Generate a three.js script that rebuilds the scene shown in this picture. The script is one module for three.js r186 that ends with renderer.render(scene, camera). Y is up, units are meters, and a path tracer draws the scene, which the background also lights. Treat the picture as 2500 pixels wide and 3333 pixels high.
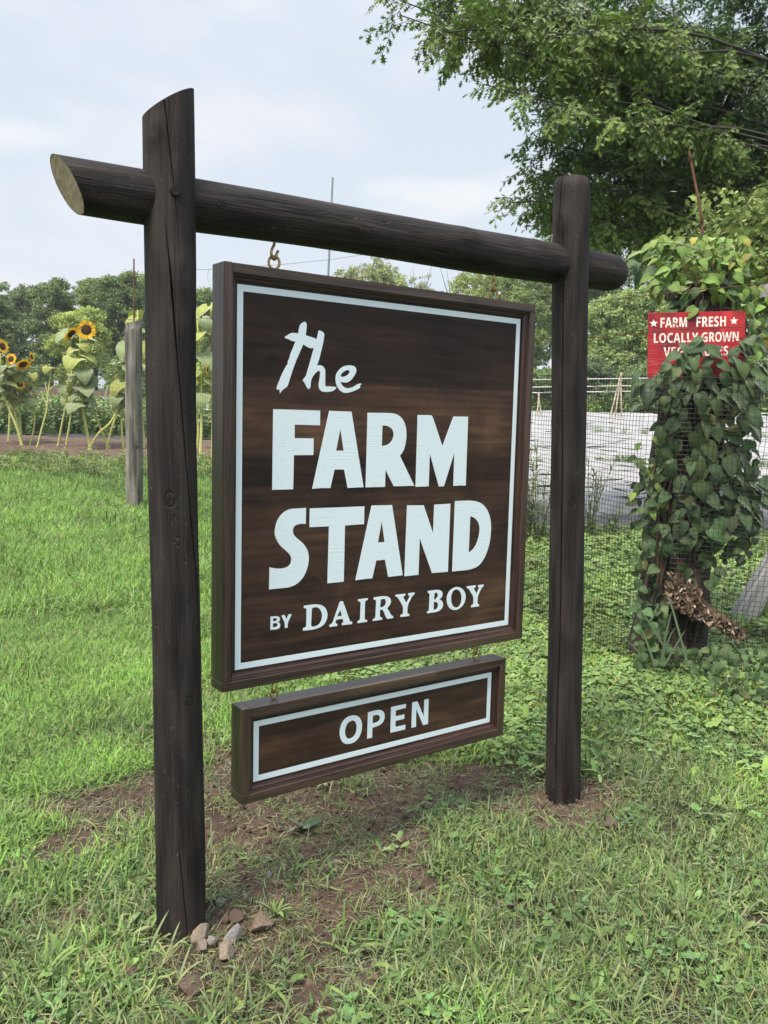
import * as THREE from 'three';
import { ImprovedNoise } from 'three/addons/math/ImprovedNoise.js';
import { mergeGeometries } from 'three/addons/utils/BufferGeometryUtils.js';

// ------------------------------------------------------------------ camera, sky, sun, exposure
const scene = new THREE.Scene();
const SIGN_TOP = 1.879;                      // height of the big board's upper edge
const PX = 2803.6;                           // focal length in pixels of the 2500 x 3333 photograph
const camera = new THREE.PerspectiveCamera(2 * Math.atan(1666.5 / PX) * 180 / Math.PI, 0.75, 0.05, 1500);
camera.position.set(-1.0691, SIGN_TOP - 0.4234, 2.2187);
camera.rotation.set(-0.1064, -0.6351, 0.0247, 'YXZ');
camera.updateMatrixWorld(true);
const EXPOSURE = 3.9;
const renderer = new THREE.WebGLRenderer({ antialias: true });
renderer.toneMapping = THREE.LinearToneMapping;
renderer.toneMappingExposure = EXPOSURE;
renderer.shadowMap.enabled = true;
scene.fog = new THREE.FogExp2(new THREE.Color().setRGB(0.80, 0.86, 0.92), 0.0006);
const SUN_DIR = new THREE.Vector3(-0.46, 0.85, 0.14).normalize();
const sun = new THREE.DirectionalLight(0xfff0dc, 1.5);
sun.position.copy(SUN_DIR).multiplyScalar(40).add(new THREE.Vector3(2, 0, -3));
sun.target.position.set(2, 0, -3);
sun.castShadow = true;
sun.shadow.radius = 36;
sun.shadow.mapSize.set(4096, 4096);
Object.assign(sun.shadow.camera, { left: -22, right: 22, top: 22, bottom: -22, near: 1, far: 90 });
scene.add(sun, sun.target);

const perlin = new ImprovedNoise();
const noise = (x, y, z = 0) => perlin.noise(x + 31.7, y + 17.3, z + 5.1);
function fbm(x, y, z = 0, oct = 4) {
  let s = 0, a = 0.5;
  for (let i = 0; i < oct; i++) { s += a * noise(x, y, z); x = x * 2.03 + 7.1; y = y * 2.01 + 3.3; z = z * 2.02 + 1.9; a *= 0.5; }
  return s;
}
const clamp = (x, a = 0, b = 1) => Math.min(b, Math.max(a, x));
const sstep = (a, b, x) => { const t = clamp((x - a) / (b - a)); return t * t * (3 - 2 * t); };
const mix = (a, b, t) => a + (b - a) * t;
const mix3 = (a, b, t) => [mix(a[0], b[0], t), mix(a[1], b[1], t), mix(a[2], b[2], t)];
function rng(seed) {
  let a = seed >>> 0;
  const r = () => { a = (a + 0x6D2B79F5) | 0; let t = Math.imul(a ^ (a >>> 15), 1 | a); t = (t + Math.imul(t ^ (t >>> 7), 61 | t)) ^ t; return ((t ^ (t >>> 14)) >>> 0) / 4294967296; };
  r.in = (lo, hi) => lo + (hi - lo) * r();
  r.pick = (list) => list[Math.floor(r() * list.length)];
  r.gauss = () => (r() + r() + r() + r() - 2) * 1.0;
  return r;
}

{ // a thin bright overcast with pale blue gaps
  const w = 1024, h = 512, data = new Float32Array(w * h * 4);
  for (let j = 0; j < h; j++) {
    const el = ((j + 0.5) / h - 0.5) * Math.PI, y = Math.sin(el), c = Math.cos(el);
    for (let i = 0; i < w; i++) {
      const az = ((i + 0.5) / w - 0.5) * 2 * Math.PI, x = Math.cos(az) * c, z = Math.sin(az) * c;
      const k = 1 / (Math.max(y, 0) + 0.28), px = x * k, pz = z * k;
      let cloud = fbm(px * 1.5 + 0.6, pz * 2.3, 0.3, 5) + 0.45 * fbm(px * 0.7, pz * 0.9, 4.2, 3);
      cloud = sstep(-0.22, 0.24, cloud + 0.16 * fbm(px * 6 + 3, pz * 9, 2.2, 4));
      const low = sstep(0.45, 0.05, y);
      const puff = sstep(0.10, 0.40, fbm(px * 2.6 + 9, y * 9 + pz * 1.4, 7.7, 5)) * sstep(0.12, 0.22, y) * sstep(0.62, 0.30, y);
      let col = mix3([0.70, 0.80, 0.92], [0.905, 0.905, 0.955], cloud);
      col = mix3(col, [0.83, 0.885, 0.95], low * 0.5);
      col = mix3(col, [0.96, 0.975, 0.99], puff * 0.7);
      const toSun = Math.max(0, x * SUN_DIR.x + y * SUN_DIR.y + z * SUN_DIR.z);
      const glow = (1 + 0.8 * sstep(0.38, 0.95, y)) * (1 + 0.5 * Math.pow(toSun, 6) + 0.9 * Math.pow(toSun, 40));   // thin overcast: brighter overhead and round the sun
      const g = y < 0 ? mix(1, 0.55, sstep(0, -0.15, y)) : 1;
      const o = (j * w + i) * 4;
      for (let n = 0; n < 3; n++) data[o + n] = col[n] * glow * g / EXPOSURE;
      data[o + 3] = 1;
    }
  }
  const sky = new THREE.DataTexture(data, w, h, THREE.RGBAFormat, THREE.FloatType);
  sky.mapping = THREE.EquirectangularReflectionMapping;
  sky.minFilter = sky.magFilter = THREE.LinearFilter;
  sky.wrapS = THREE.RepeatWrapping;
  sky.needsUpdate = true;
  scene.background = sky;
  scene.environment = sky;
}

// ------------------------------------------------------------------ helpers
const V = (x, y, z) => new THREE.Vector3(x, y, z);
/** A point on the line of sight through a pixel of the photograph, at a given depth in metres. */
const at = (u, v, depth) => V((u - 1250) / PX * depth, (1666.5 - v) / PX * depth, -depth).applyMatrix4(camera.matrixWorld);
const EYE = camera.position.clone();
const FWD = V(Math.sin(0.6351), 0, -Math.cos(0.6351));
/** Height of the ground: flat round the sign, rising gently behind it. */
function land(x, z) {
  const d = (x - EYE.x) * FWD.x + (z - EYE.z) * FWD.z, t = Math.max(0, Math.min(d, 78) - 3);
  return 0.05 * t * t / (t + 0.5);
}
function bumps(x, z) {
  const d = Math.hypot(x - EYE.x, z - EYE.z), near = sstep(14, 3, d), s = soil(x, z);
  return near * (0.020 * noise(x * 1.7, z * 1.7, 2.2) + (0.006 + 0.026 * s) * fbm(x * 9, z * 9, 1.1, 3) + 0.022 * s * Math.abs(noise(x * 26, z * 26, 6.3)));
}
const ground = (x, z) => land(x, z) + bumps(x, z);
const SOIL = [[0.30, -0.62, 0.34], [0.76, -0.50, 0.36], [1.08, -0.30, 0.26], [0.42, -1.25, 0.20], [0.08, -0.86, 0.20], [0.00, 0.14, 0.26], [-0.22, 0.27, 0.16],
  [0.62, -0.06, 0.26], [0.64, -0.82, 0.25], [1.30, -0.05, 0.26], [1.32, 0.25, 0.16], [0.27, 0.03, 0.22], [-0.40, -0.19, 0.15], [-0.14, -0.80, 0.20], [-0.32, -0.62, 0.12], [-0.30, -1.0, 0.12], [0.22, -0.25, 0.2], [0.10, 0.50, 0.12], [1.62, 0.1, 0.14], [0.5, 0.3, 0.13]];
function soil(x, z) {
  if (x < -2.5 || x > 4 || z < -3 || z > 2.5) return 0;
  let s = 0;
  for (const [cx, cz, r] of SOIL) { const q = ((x - cx) ** 2 + (z - cz) ** 2) / (r * r); if (q < 6) s += Math.exp(-q * 1.1); }
  return sstep(0.32, 0.66, s + 0.85 * fbm(x * 7, z * 7, 8.8, 4));
}
function groundAt(u, v) {
  let lo = 0.8;
  for (let d = 0.9; d < 160; d *= 1.015) {
    const p = at(u, v, d);
    if (p.y < land(p.x, p.z)) { let hi = d; for (let k = 0; k < 24; k++) { const m = (lo + hi) / 2, q = at(u, v, m); if (q.y < land(q.x, q.z)) hi = m; else lo = m; } const q = at(u, v, hi); q.y = land(q.x, q.z); return q; }
    lo = d;
  }
  return at(u, v, 160);
}
/** The ground under a pixel column at a given depth. */
function footAt(u, depth) { const p = at(u, 1400, depth); p.y = land(p.x, p.z); return p; }

class MB {                                    // a mesh under construction
  constructor() { this.p = []; this.uv = []; this.c = []; this.i = []; }
  v(x, y, z, u = 0, v = 0, c = null) { this.p.push(x, y, z); this.uv.push(u, v); if (c) this.c.push(c[0], c[1], c[2]); return this.p.length / 3 - 1; }
  tri(a, b, c) { this.i.push(a, b, c); }
  quad(a, b, c, d) { this.i.push(a, b, c, a, c, d); }
  geo() {
    const g = new THREE.BufferGeometry();
    g.setAttribute('position', new THREE.Float32BufferAttribute(this.p, 3));
    g.setAttribute('uv', new THREE.Float32BufferAttribute(this.uv, 2));
    if (this.c.length) g.setAttribute('color', new THREE.Float32BufferAttribute(this.c, 3));
    g.setIndex(this.i);
    g.computeVertexNormals();
    return g;
  }
}
const used = new Map();
function numbered(name) { const n = used.get(name) || 0; used.set(name, n + 1); return n ? `${name}_${String(n).padStart(3, '0')}` : name; }
function tag(o, label, category, group, kind) {
  if (label) o.userData.label = label;
  if (category) o.userData.category = category;
  if (group) o.userData.group = group;
  if (kind) o.userData.kind = kind;
  return o;
}
function thing(name, label, category, pos = V(0, 0, 0), group) {
  const g = new THREE.Group();
  g.name = numbered(name); g.position.copy(pos); scene.add(g);
  return tag(g, label, category, group);
}
/** A part whose geometry is given in world coordinates, hung under a thing that is not turned. */
function part(name, geometry, material, root, kind) {
  const m = new THREE.Mesh(geometry, material);
  m.name = name; m.castShadow = m.receiveShadow = true;
  root.add(m);
  const at0 = V(0, 0, 0); for (let q = root; q && q !== scene; q = q.parent) at0.add(q.position);
  m.position.copy(at0.negate());
  if (kind) m.userData.kind = kind;
  return m;
}
function solo(name, geometry, material, label, category, group, kind) {
  const m = new THREE.Mesh(geometry, material);
  m.name = numbered(name); m.castShadow = m.receiveShadow = true; scene.add(m);
  return tag(m, label, category, group, kind);
}
function instances(name, geometry, material, list, root, kind = 'stuff') {   // list of { m: Matrix4, c: Color }
  const o = new THREE.InstancedMesh(geometry, material, list.length);
  list.forEach((e, i) => { o.setMatrixAt(i, e.m); if (e.c) o.setColorAt(i, e.c); });
  o.name = root ? name : numbered(name); o.castShadow = o.receiveShadow = true; o.userData.kind = kind;
  if (root) { root.add(o); o.position.copy(root.position).negate(); } else scene.add(o);
  return o;
}
const lin = (r, g, b) => new THREE.Color().setRGB(r, g, b);
const std = (c, roughness = 0.8, more = {}) => new THREE.MeshStandardMaterial({ color: c, roughness, side: THREE.DoubleSide, ...more });
const leafMat = (c, more = {}) => new THREE.MeshPhysicalMaterial({ color: c, roughness: 0.93, transmission: 0.30, thickness: 0, side: THREE.DoubleSide, clearcoat: 0.14, clearcoatRoughness: 0.45, ...more });
const enc = (x) => { x = clamp(x); return Math.round(255 * (x <= 0.0031308 ? 12.92 * x : 1.055 * Math.pow(x, 1 / 2.4) - 0.055)); };
function texture(w, h, fn, srgb = true) {
  const d = new Uint8Array(w * h * 4);
  for (let j = 0; j < h; j++) for (let i = 0; i < w; i++) {
    const q = fn((i + 0.5) / w, (j + 0.5) / h), o = (j * w + i) * 4;
    if (typeof q === 'number') d[o] = d[o + 1] = d[o + 2] = Math.round(255 * clamp(q));
    else for (let n = 0; n < 3; n++) d[o + n] = srgb ? enc(q[n]) : Math.round(255 * clamp(q[n]));
    d[o + 3] = 255;
  }
  const t = new THREE.DataTexture(d, w, h, THREE.RGBAFormat);
  if (srgb) t.colorSpace = THREE.SRGBColorSpace;
  t.wrapS = t.wrapT = THREE.RepeatWrapping; t.magFilter = THREE.LinearFilter; t.minFilter = THREE.LinearMipmapLinearFilter; t.needsUpdate = true;
  return t;
}
const scaled = (t, sx, sy, ox = 0, oy = 0) => { const c = t.clone(); c.repeat.set(sx, sy); c.offset.set(ox, oy); c.needsUpdate = true; return c; };
/** A limb that tapers along a list of points. */
function limb(mb, pts, r0, r1, sides = 6, c = null, wobble = 0) {
  const n = pts.length, t = V(0, 0, 0), a = V(0, 0, 0), b = V(0, 0, 0), ref = V(0.31, 0.2, 0.93);
  let prev = null, len = 0;
  for (let i = 0; i < n; i++) {
    t.subVectors(pts[Math.min(i + 1, n - 1)], pts[Math.max(i - 1, 0)]).normalize();
    a.crossVectors(t, Math.abs(t.dot(ref)) > 0.92 ? V(1, 0, 0) : ref).normalize(); b.crossVectors(t, a);
    if (i) len += pts[i].distanceTo(pts[i - 1]);
    const r = mix(r0, r1, i / (n - 1)), ring = [];
    for (let k = 0; k <= sides; k++) {
      const q = k / sides * 2 * Math.PI, rr = r * (1 + wobble * noise(Math.cos(q) * 1.3 + len * 3, Math.sin(q) * 1.3, len * 2));
      const x = Math.cos(q) * rr, y = Math.sin(q) * rr;
      ring.push(mb.v(pts[i].x + a.x * x + b.x * y, pts[i].y + a.y * x + b.y * y, pts[i].z + a.z * x + b.z * y, k / sides * 6.283 * r0, len, c));
    }
    if (prev) for (let k = 0; k < sides; k++) mb.quad(prev[k], ring[k], ring[k + 1], prev[k + 1]);
    prev = ring;
  }
}
function curve(a, b, sag, n = 8, side = V(0, 0, 0)) {           // from a to b, bowed
  const out = [];
  for (let i = 0; i <= n; i++) { const t = i / n, k = 4 * t * (1 - t); out.push(a.clone().lerp(b, t).add(V(side.x * k, -sag * k + side.y * k, side.z * k))); }
  return out;
}
const smooth = (pts, n) => new THREE.CatmullRomCurve3(pts, false, 'centripetal').getPoints(n);

// ------------------------------------------------------------------ textures
const woodTile = (u, v, sx, sy, z, k = 1) => { const q = u * 2 * Math.PI, r = sx / 6.283; return fbm(Math.cos(q) * r + 3, Math.sin(q) * r + v * sy * 0.13, v * sy + z, 3) * k; };
const KNOTS = []; { const r = rng(909); for (let i = 0; i < 9; i++) KNOTS.push([r(), r(), r.in(0.008, 0.018)]); }
const knot = (u, v) => { let k = 0; for (const [a, b, r] of KNOTS) { let du = Math.abs(u - a); du = Math.min(du, 1 - du) * 0.42; const dv = Math.abs(v - b) * 2.4; if (du > 0.05 || dv > 0.08) continue; const d = Math.hypot(du, dv * 0.72) / r * (1 + 0.16 * noise(u * 17, v * 60, 2)); if (d < 1.6) k = Math.max(k, d < 0.35 ? 0.7 : Math.exp(-(((d - 0.95) / 0.16) ** 2)) + 0.35 * Math.exp(-(((d - 0.55) / 0.1) ** 2))); } return k; };
// stained round timber: u goes once round the log, v runs 2.4 m along it
const logColor = texture(512, 2048, (u, v) => {
  const streak = woodTile(u, v, 60, 9, 0), fine = woodTile(u, v, 190, 26, 9), blotch = woodTile(u, v, 7, 9, 4), mid = woodTile(u, v, 22, 5, 14);
  let c = mix3([0.0062, 0.0052, 0.0054], [0.036, 0.0285, 0.0268], clamp(0.40 + 0.55 * streak + 0.40 * fine + 1.25 * blotch + 0.5 * mid));
  c = mix3(c, [0.060, 0.036, 0.021], clamp(1.7 * (mid + 0.6 * streak) - 0.35) * 0.6);
  const scar = Math.abs(woodTile(u, v, 12, 15, 31)), where = sstep(0.0, 0.22, woodTile(u, v, 4, 5, 44));
  if (scar < 0.022) c = mix3(c, [0.004, 0.0035, 0.0035], (1 - scar / 0.022) * 0.85 * where); else if (scar < 0.05) c = mix3(c, [0.052, 0.045, 0.042], (0.05 - scar) * 22 * where);
  const kn = knot(u, v); if (kn > 0.02) c = mix3(c, [0.0025, 0.0022, 0.0024], Math.min(0.8, kn * 0.8));
  const fleck = noise(u * 90, v * 150, 3.3); if (fleck > 0.60) c = mix3(c, [0.16, 0.14, 0.12], (fleck - 0.60) * 2.6);
  return c;
});
const logBump = texture(512, 2048, (u, v) => 0.5 - 0.4 * knot(u, v) - 0.28 * sstep(0.04, 0, Math.abs(woodTile(u, v, 12, 15, 31))) * sstep(0.0, 0.22, woodTile(u, v, 4, 5, 44)) + 0.35 * woodTile(u, v, 60, 9, 0) + 0.22 * woodTile(u, v, 190, 26, 9) + 0.6 * woodTile(u, v, 14, 12, 14), false);
logColor.wrapT = logBump.wrapT = THREE.MirroredRepeatWrapping;
const logMat = new THREE.MeshPhysicalMaterial({ map: logColor, bumpMap: logBump, bumpScale: 0.0045, roughness: 0.72, specularIntensity: 0.6, side: THREE.DoubleSide });
// stained boards: u runs along the grain in metres, v across
const boardTex = texture(1024, 256, (u, v) => {
  const X = u * 1.3, Y = v * 0.16, g = fbm(X * 3, Y * 190 + 1.4 * noise(X * 2.2, Y * 14), 2, 3), b = fbm(X * 2.2, Y * 26, 7, 3), f = noise(X * 22, Y * 520, 3);
  let c = mix3([0.0230, 0.0150, 0.0130], [0.105, 0.068, 0.051], clamp(0.40 + 1.0 * g + 0.8 * b + 0.22 * f));
  return mix3(c, [0.105, 0.070, 0.043], clamp(1.9 * b - 0.22) * 0.55);
});
const boardBump = texture(1024, 256, (u, v) => { const X = u * 1.3, Y = v * 0.16; return 0.5 + 0.6 * fbm(X * 3, Y * 190 + 1.4 * noise(X * 2.2, Y * 14), 2, 3) + 0.2 * noise(X * 22, Y * 520, 3); }, false);
const boardMat = new THREE.MeshPhysicalMaterial({ map: scaled(boardTex, 1 / 1.3, 1 / 0.16), bumpMap: scaled(boardBump, 1 / 1.3, 1 / 0.16), bumpScale: 0.0007, roughness: 0.34, side: THREE.DoubleSide });
const mouldMat = new THREE.MeshPhysicalMaterial({ map: scaled(boardTex, 1 / 1.3, 1 / 0.16, 0.3, 0.4), color: lin(0.72, 0.58, 0.60), roughness: 0.30, side: THREE.DoubleSide });
// stained plywood: 1.22 m a side
function plywood(x, y, seed) {
  const warp = 0.10 * fbm(x * 1.6, y * 1.9, seed, 3), band = fbm(x * 0.7 + seed, (y + warp * 0.5) * 5.2, seed + 3, 3);
  const ring = Math.sin((y * 26 + 11 * fbm(x * 1.5, y * 2.2, seed + 8, 3)) * 2.2), grain = fbm(x * 3.2, y * 52 + 5 * warp, seed + 5, 4), fine = noise(x * 60, y * 420, seed), blotch = fbm(x * 4.5, y * 7, seed + 11, 4);
  const k = clamp(0.36 + 0.55 * band + 0.07 * ring + 0.66 * grain + 0.22 * fine + 0.5 * blotch);
  let c = mix3([0.0190, 0.0122, 0.0100], [0.092, 0.050, 0.032], k);
  c = mix3(c, [0.175, 0.100, 0.056], clamp(2.1 * (band * 0.5 + blotch * 0.9 + grain * 0.35) - 0.45) * 0.5);
  const wisp = Math.abs(fbm(x * 2.3, y * 4.4, seed + 20, 3)), soft = sstep(0.02, 0.25, fbm(x * 2, y * 3, seed + 31, 2)); if (wisp < 0.05) c = mix3(c, [0.075, 0.042, 0.026], (0.05 - wisp) * 9 * soft);
  return c;
}
const panelTex = texture(1024, 1024, (u, v) => {
  const x = u * 1.22, y = v * 1.22;                              // y from the lower edge
  let c = plywood(x, y, 1.0);
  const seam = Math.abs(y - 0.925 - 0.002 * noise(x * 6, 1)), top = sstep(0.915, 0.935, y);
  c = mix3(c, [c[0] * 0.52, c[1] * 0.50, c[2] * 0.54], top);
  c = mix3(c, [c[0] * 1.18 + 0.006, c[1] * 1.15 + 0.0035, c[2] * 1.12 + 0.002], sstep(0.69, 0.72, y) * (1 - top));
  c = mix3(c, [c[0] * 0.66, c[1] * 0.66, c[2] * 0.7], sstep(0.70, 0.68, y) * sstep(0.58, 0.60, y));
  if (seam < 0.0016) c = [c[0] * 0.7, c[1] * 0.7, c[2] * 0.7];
  return c;
});
const openTex = texture(1024, 320, (u, v) => plywood(u * 1.075 + 4.4, v * 0.30 + 2.2, 6.0));
const panelMat = (t) => new THREE.MeshPhysicalMaterial({ map: t, bumpMap: t, bumpScale: 0.0006, roughness: 0.5, specularIntensity: 0.5, side: THREE.DoubleSide });
// brushed paint with trapped bubbles
const beads = []; { const r = rng(77); for (let i = 0; i < 620; i++) { const clump = r() < 0.75; const cx = r(), cy = r(); beads.push([cx, cy, r.in(0.0016, 0.0042)]); if (clump) for (let k = 0; k < 2; k++) beads.push([(cx + r.in(-0.014, 0.014) + 1) % 1, (cy + r.in(-0.014, 0.014) + 1) % 1, r.in(0.0012, 0.0034)]); } }
const paintBump = (() => {
  const n = 1024, h = new Float32Array(n * n);
  for (let j = 0; j < n; j++) for (let i = 0; i < n; i++) h[j * n + i] = 0.28 + 0.20 * noise(i / n * 6, j / n * 150, 2) * sstep(-0.1, 0.4, noise(i / n * 4, j / n * 6, 5)) + 0.06 * noise(i / n * 60, j / n * 300, 3);
  for (const [cx, cy, r] of beads) { const R = r * n; for (let j = Math.ceil(cy * n - R); j <= cy * n + R; j++) for (let i = Math.ceil(cx * n - R); i <= cx * n + R; i++) { const q = ((i - cx * n) ** 2 + (j - cy * n) ** 2) / (R * R); if (q < 1) { const o = ((j + n) % n) * n + (i + n) % n; h[o] = Math.max(h[o], 0.35 + 0.62 * Math.sqrt(1 - q)); } } }
  return texture(n, n, (u, v) => h[Math.min(n - 1, Math.floor(v * n)) * n + Math.min(n - 1, Math.floor(u * n))], false);
})();
const paintMat = new THREE.MeshPhysicalMaterial({ color: lin(0.76, 0.885, 0.95), roughness: 0.42, bumpMap: scaled(paintBump, 1 / 0.62, 1 / 0.62), bumpScale: 0.0013, side: THREE.DoubleSide });
const linePaint = new THREE.MeshPhysicalMaterial({ color: lin(0.76, 0.885, 0.95), roughness: 0.45, side: THREE.DoubleSide });
const barkTex = texture(512, 512, (u, v) => { const r = Math.abs(woodTile(u, v, 34, 7, 1)), b = woodTile(u, v, 9, 5, 5); return mix3([0.009, 0.007, 0.005], [0.066, 0.050, 0.037], clamp(0.10 + 2.6 * r + 0.8 * b)); });
const greyWood = texture(512, 512, (u, v) => { const s = woodTile(u, v, 46, 3, 1), b = woodTile(u, v, 8, 5, 6), k = woodTile(u, v, 15, 14, 3); let c = mix3([0.045, 0.042, 0.038], [0.27, 0.255, 0.23], clamp(0.5 + 1.1 * s + 0.9 * b)); return k < -0.27 ? mix3(c, [0.03, 0.028, 0.026], clamp((-0.27 - k) * 9)) : c; });
function rockGrey() { return texture(512, 512, (u, v) => { const q = woodTile(u, v, 46, 3, 1), b = woodTile(u, v, 8, 5, 6); return mix3([0.12, 0.115, 0.11], [0.42, 0.41, 0.39], clamp(0.5 + 1.1 * q + 0.9 * b)); }); }
const greyMat = std(0xffffff, 0.9, { map: greyWood, bumpMap: greyWood, bumpScale: 0.006 });
const paleGrey = std(lin(1, 1, 1), 0.9, { map: rockGrey(), bumpMap: greyWood, bumpScale: 0.006 });
const barkMat = std(0xffffff, 0.95, { map: barkTex, bumpMap: barkTex, bumpScale: 0.03 });

// ------------------------------------------------------------------ ground
{
  const mb = new MB(), angles = [], rings = [];
  for (let a = -44; a <= 44; a += 0.32) angles.push(a);
  for (let a = 48; a < 312; a += 6) angles.push(a);
  for (let r = 0.02, s = 0.4; r < 900; r += s) { rings.push(r); s = r < 1.2 ? 0.3 : Math.max(0.017, 0.0115 * (r - 0.4)); if (r > 60) s = r * 0.08; }
  const yaw = Math.atan2(FWD.x, -FWD.z), ids = [];
  for (const r of rings) {
    const row = [];
    for (const a of angles) {
      const q = yaw + a * Math.PI / 180, x = EYE.x + Math.sin(q) * r, z = EYE.z - Math.cos(q) * r, s = soil(x, z), n = fbm(x * 0.8, z * 0.8, 3.3, 3);
      const earth = mix3([0.058, 0.037, 0.026], [0.150, 0.098, 0.067], clamp(0.5 + 0.9 * fbm(x * 6, z * 6, 9.4, 3)));
      const far = sstep(5, 16, r), thatch = mix3(mix3([0.045, 0.050, 0.022], [0.070, 0.056, 0.034], clamp(0.5 + n)), mix3([0.095, 0.175, 0.040], [0.120, 0.185, 0.055], clamp(0.5 + n)), far);
      const c = mix3(thatch, earth, Math.max(s, 0.35 * sstep(0.15, 0.5, fbm(x * 4, z * 4, 14, 3)) * (1 - far)));
      row.push(mb.v(x, ground(x, z), z, x / 0.7, z / 0.7, c));
    }
    ids.push(row);
  }
  for (let j = 0; j + 1 < ids.length; j++) for (let k = 0; k < angles.length; k++) { const k2 = (k + 1) % angles.length; mb.quad(ids[j][k], ids[j][k2], ids[j + 1][k2], ids[j + 1][k]); }
  const grit = texture(512, 512, (u, v) => { const n = 0.62 + 0.5 * (woodTile(u, v, 30, 30, 1) + woodTile(u, v, 110, 120, 4)); return [n, n, n]; });
  const gritBump = texture(512, 512, (u, v) => 0.5 + 0.5 * (woodTile(u, v, 30, 34, 1) + woodTile(u, v, 110, 120, 4)), false);
  solo('ground', mb.geo(), std(0xffffff, 0.97, { vertexColors: true, map: grit, bumpMap: gritBump, bumpScale: 0.010 }), 'ground of green grass and bare brown soil rising gently behind the sign', null, null, 'structure');
}

// ------------------------------------------------------------------ round timber
/** A log along +y from 0 to len: cracks are real grooves, cut(x, z) slants the far end, cut0 the near one. */
function logGeometry({ len, rad, seed, cracks = [], knots = [], cut = null, cut0 = null, rows = 150, twist = 0.10, spiral = 0, vOff = 0, rough = 0.022 }) {
  const cols = [];
  for (let k = 0; k < 84; k++) { const q = k / 84 * 2 * Math.PI; if (!cracks.some((c) => Math.abs(Math.atan2(Math.sin(q - c.q), Math.cos(q - c.q))) < 0.16)) cols.push([q, null, 0]); }
  for (const c of cracks) for (const s of [-5, -2.4, -0.45, 0, 0.45, 2.4, 5]) cols.push([(c.q + s * 0.026 + 6.2832) % 6.2832, c, s]);
  cols.sort((a, b) => a[0] - b[0]);
  const mb = new MB(), ids = [], n = cols.length;
  for (let j = 0; j <= rows; j++) {
    const y0 = len * j / rows, row = [];
    for (let k = 0; k <= n; k++) {
      const [q0, c, s] = cols[k % n];
      let q = q0 + spiral * (y0 - 1.5) + twist * noise(y0 * 1.1, seed * 3.1, 0.4) * 2 + 0.02 * noise(y0 * 6, seed, 2), open = 0;
      if (c) { open = sstep(c.y0, c.y0 + 0.25, y0) * sstep(c.y1, c.y1 - 0.25, y0) * (0.75 + 0.5 * noise(y0 * 5, seed + c.q)); q += s * 0.026 * (open * (c.w || 0.35) - 1) * (Math.abs(s) < 1 ? 1 : 0.0); }
      const cx = Math.cos(q), cz = Math.sin(q);
      let r = rad(y0 / len, q) * (1 + rough * noise(cx * 1.1 + seed, y0 * 1.7, cz * 1.1) + 0.010 * noise(cx * 3.5 + seed, y0 * 4, cz * 3.5));
      for (const [kq, ky, kr, kh] of knots) { const d = Math.hypot(Math.atan2(Math.sin(q - kq), Math.cos(q - kq)) * r / kr, (y0 - ky) / (kr * 1.5)); if (d < 2.5) r += kh * (Math.exp(-d * d) - 0.9 * Math.exp(-d * d * 9) * 0.6); }
      if (c && Math.abs(s) < 0.4) r -= open * (c.d || 0.016);
      const bend = 0.006, x = cx * r + bend * noise(y0 * 1.5, seed, 7.7), z = cz * r + bend * noise(y0 * 1.5, seed + 9, 3.1);
      let y = y0;
      if (cut) y += cut(x, z) * sstep(0.80, 1, y0 / len);
      if (cut0) y += cut0(x, z) * sstep(0.22, 0, y0 / len);
      row.push(mb.v(x, y, z, k === n ? q / 6.2832 + 1 : q / 6.2832, (y0 + vOff) / 2.4));
    }
    ids.push(row);
  }
  for (let j = 0; j < rows; j++) for (let k = 0; k < n; k++) mb.quad(ids[j][k], ids[j + 1][k], ids[j + 1][k + 1], ids[j][k + 1]);
  const ring = (row, inset) => {                                     // a closing face for a cut end
    const e = new MB(), m = V(0, 0, 0), pts = row.slice(0, n).map((i) => V(mb.p[i * 3], mb.p[i * 3 + 1], mb.p[i * 3 + 2]));
    pts.forEach((p) => m.addScaledVector(p, 1 / n));
    let prev = null;
    for (let s = 1; s <= 9; s++) { const cur = pts.map((p) => { const q = m.clone().lerp(p, s / 9 * 0.998); return e.v(q.x, q.y + inset, q.z, q.x / 0.16 + 0.5, q.z / 0.16 + 0.5); }); for (let k = 0; k < n; k++) { const k2 = (k + 1) % n; if (prev) e.quad(prev[k], cur[k], cur[k2], prev[k2]); } prev = cur; if (s === 1) { const o = e.v(m.x, m.y + inset, m.z, 0.5, 0.5); for (let k = 0; k < n; k++) e.tri(o, cur[k], cur[(k + 1) % n]); } }
    return e.geo();
  };
  return { side: mb.geo(), end: ring(ids[rows], -0.0005), start: ring(ids[0], 0.0005) };
}
function alongAxis(a, b) { return new THREE.Matrix4().compose(a, new THREE.Quaternion().setFromUnitVectors(V(0, 1, 0), b.clone().sub(a).normalize()), V(1, 1, 1)); }

const endGrain = texture(512, 512, (u, v) => {
  const x = u - 0.47, y = v - 0.52, r = Math.hypot(x, y) + 0.012 * fbm(u * 5, v * 5, 1, 3), ring = 0.5 + 0.5 * Math.sin(r * 165 + 2 * noise(u * 4, v * 4, 3)), saw = fbm(u * 30 + v * 8, v * 3, 5, 2);
  let c = mix3([0.25, 0.20, 0.125], [0.50, 0.43, 0.30], clamp(0.30 * ring + 0.35 + 1.2 * saw + 0.8 * fbm(u * 6, v * 6, 8, 3)));
  return mix3(c, [0.05, 0.04, 0.035], sstep(0.405, 0.45, Math.hypot(u - 0.5, v - 0.5) + 0.02 * noise(u * 12, v * 12)));
});
const endMat = std(0xffffff, 0.85, { map: endGrain, bumpMap: endGrain, bumpScale: 0.002 });
const darkEndMat = std(lin(0.18, 0.15, 0.14), 0.8, { map: endGrain });

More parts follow.
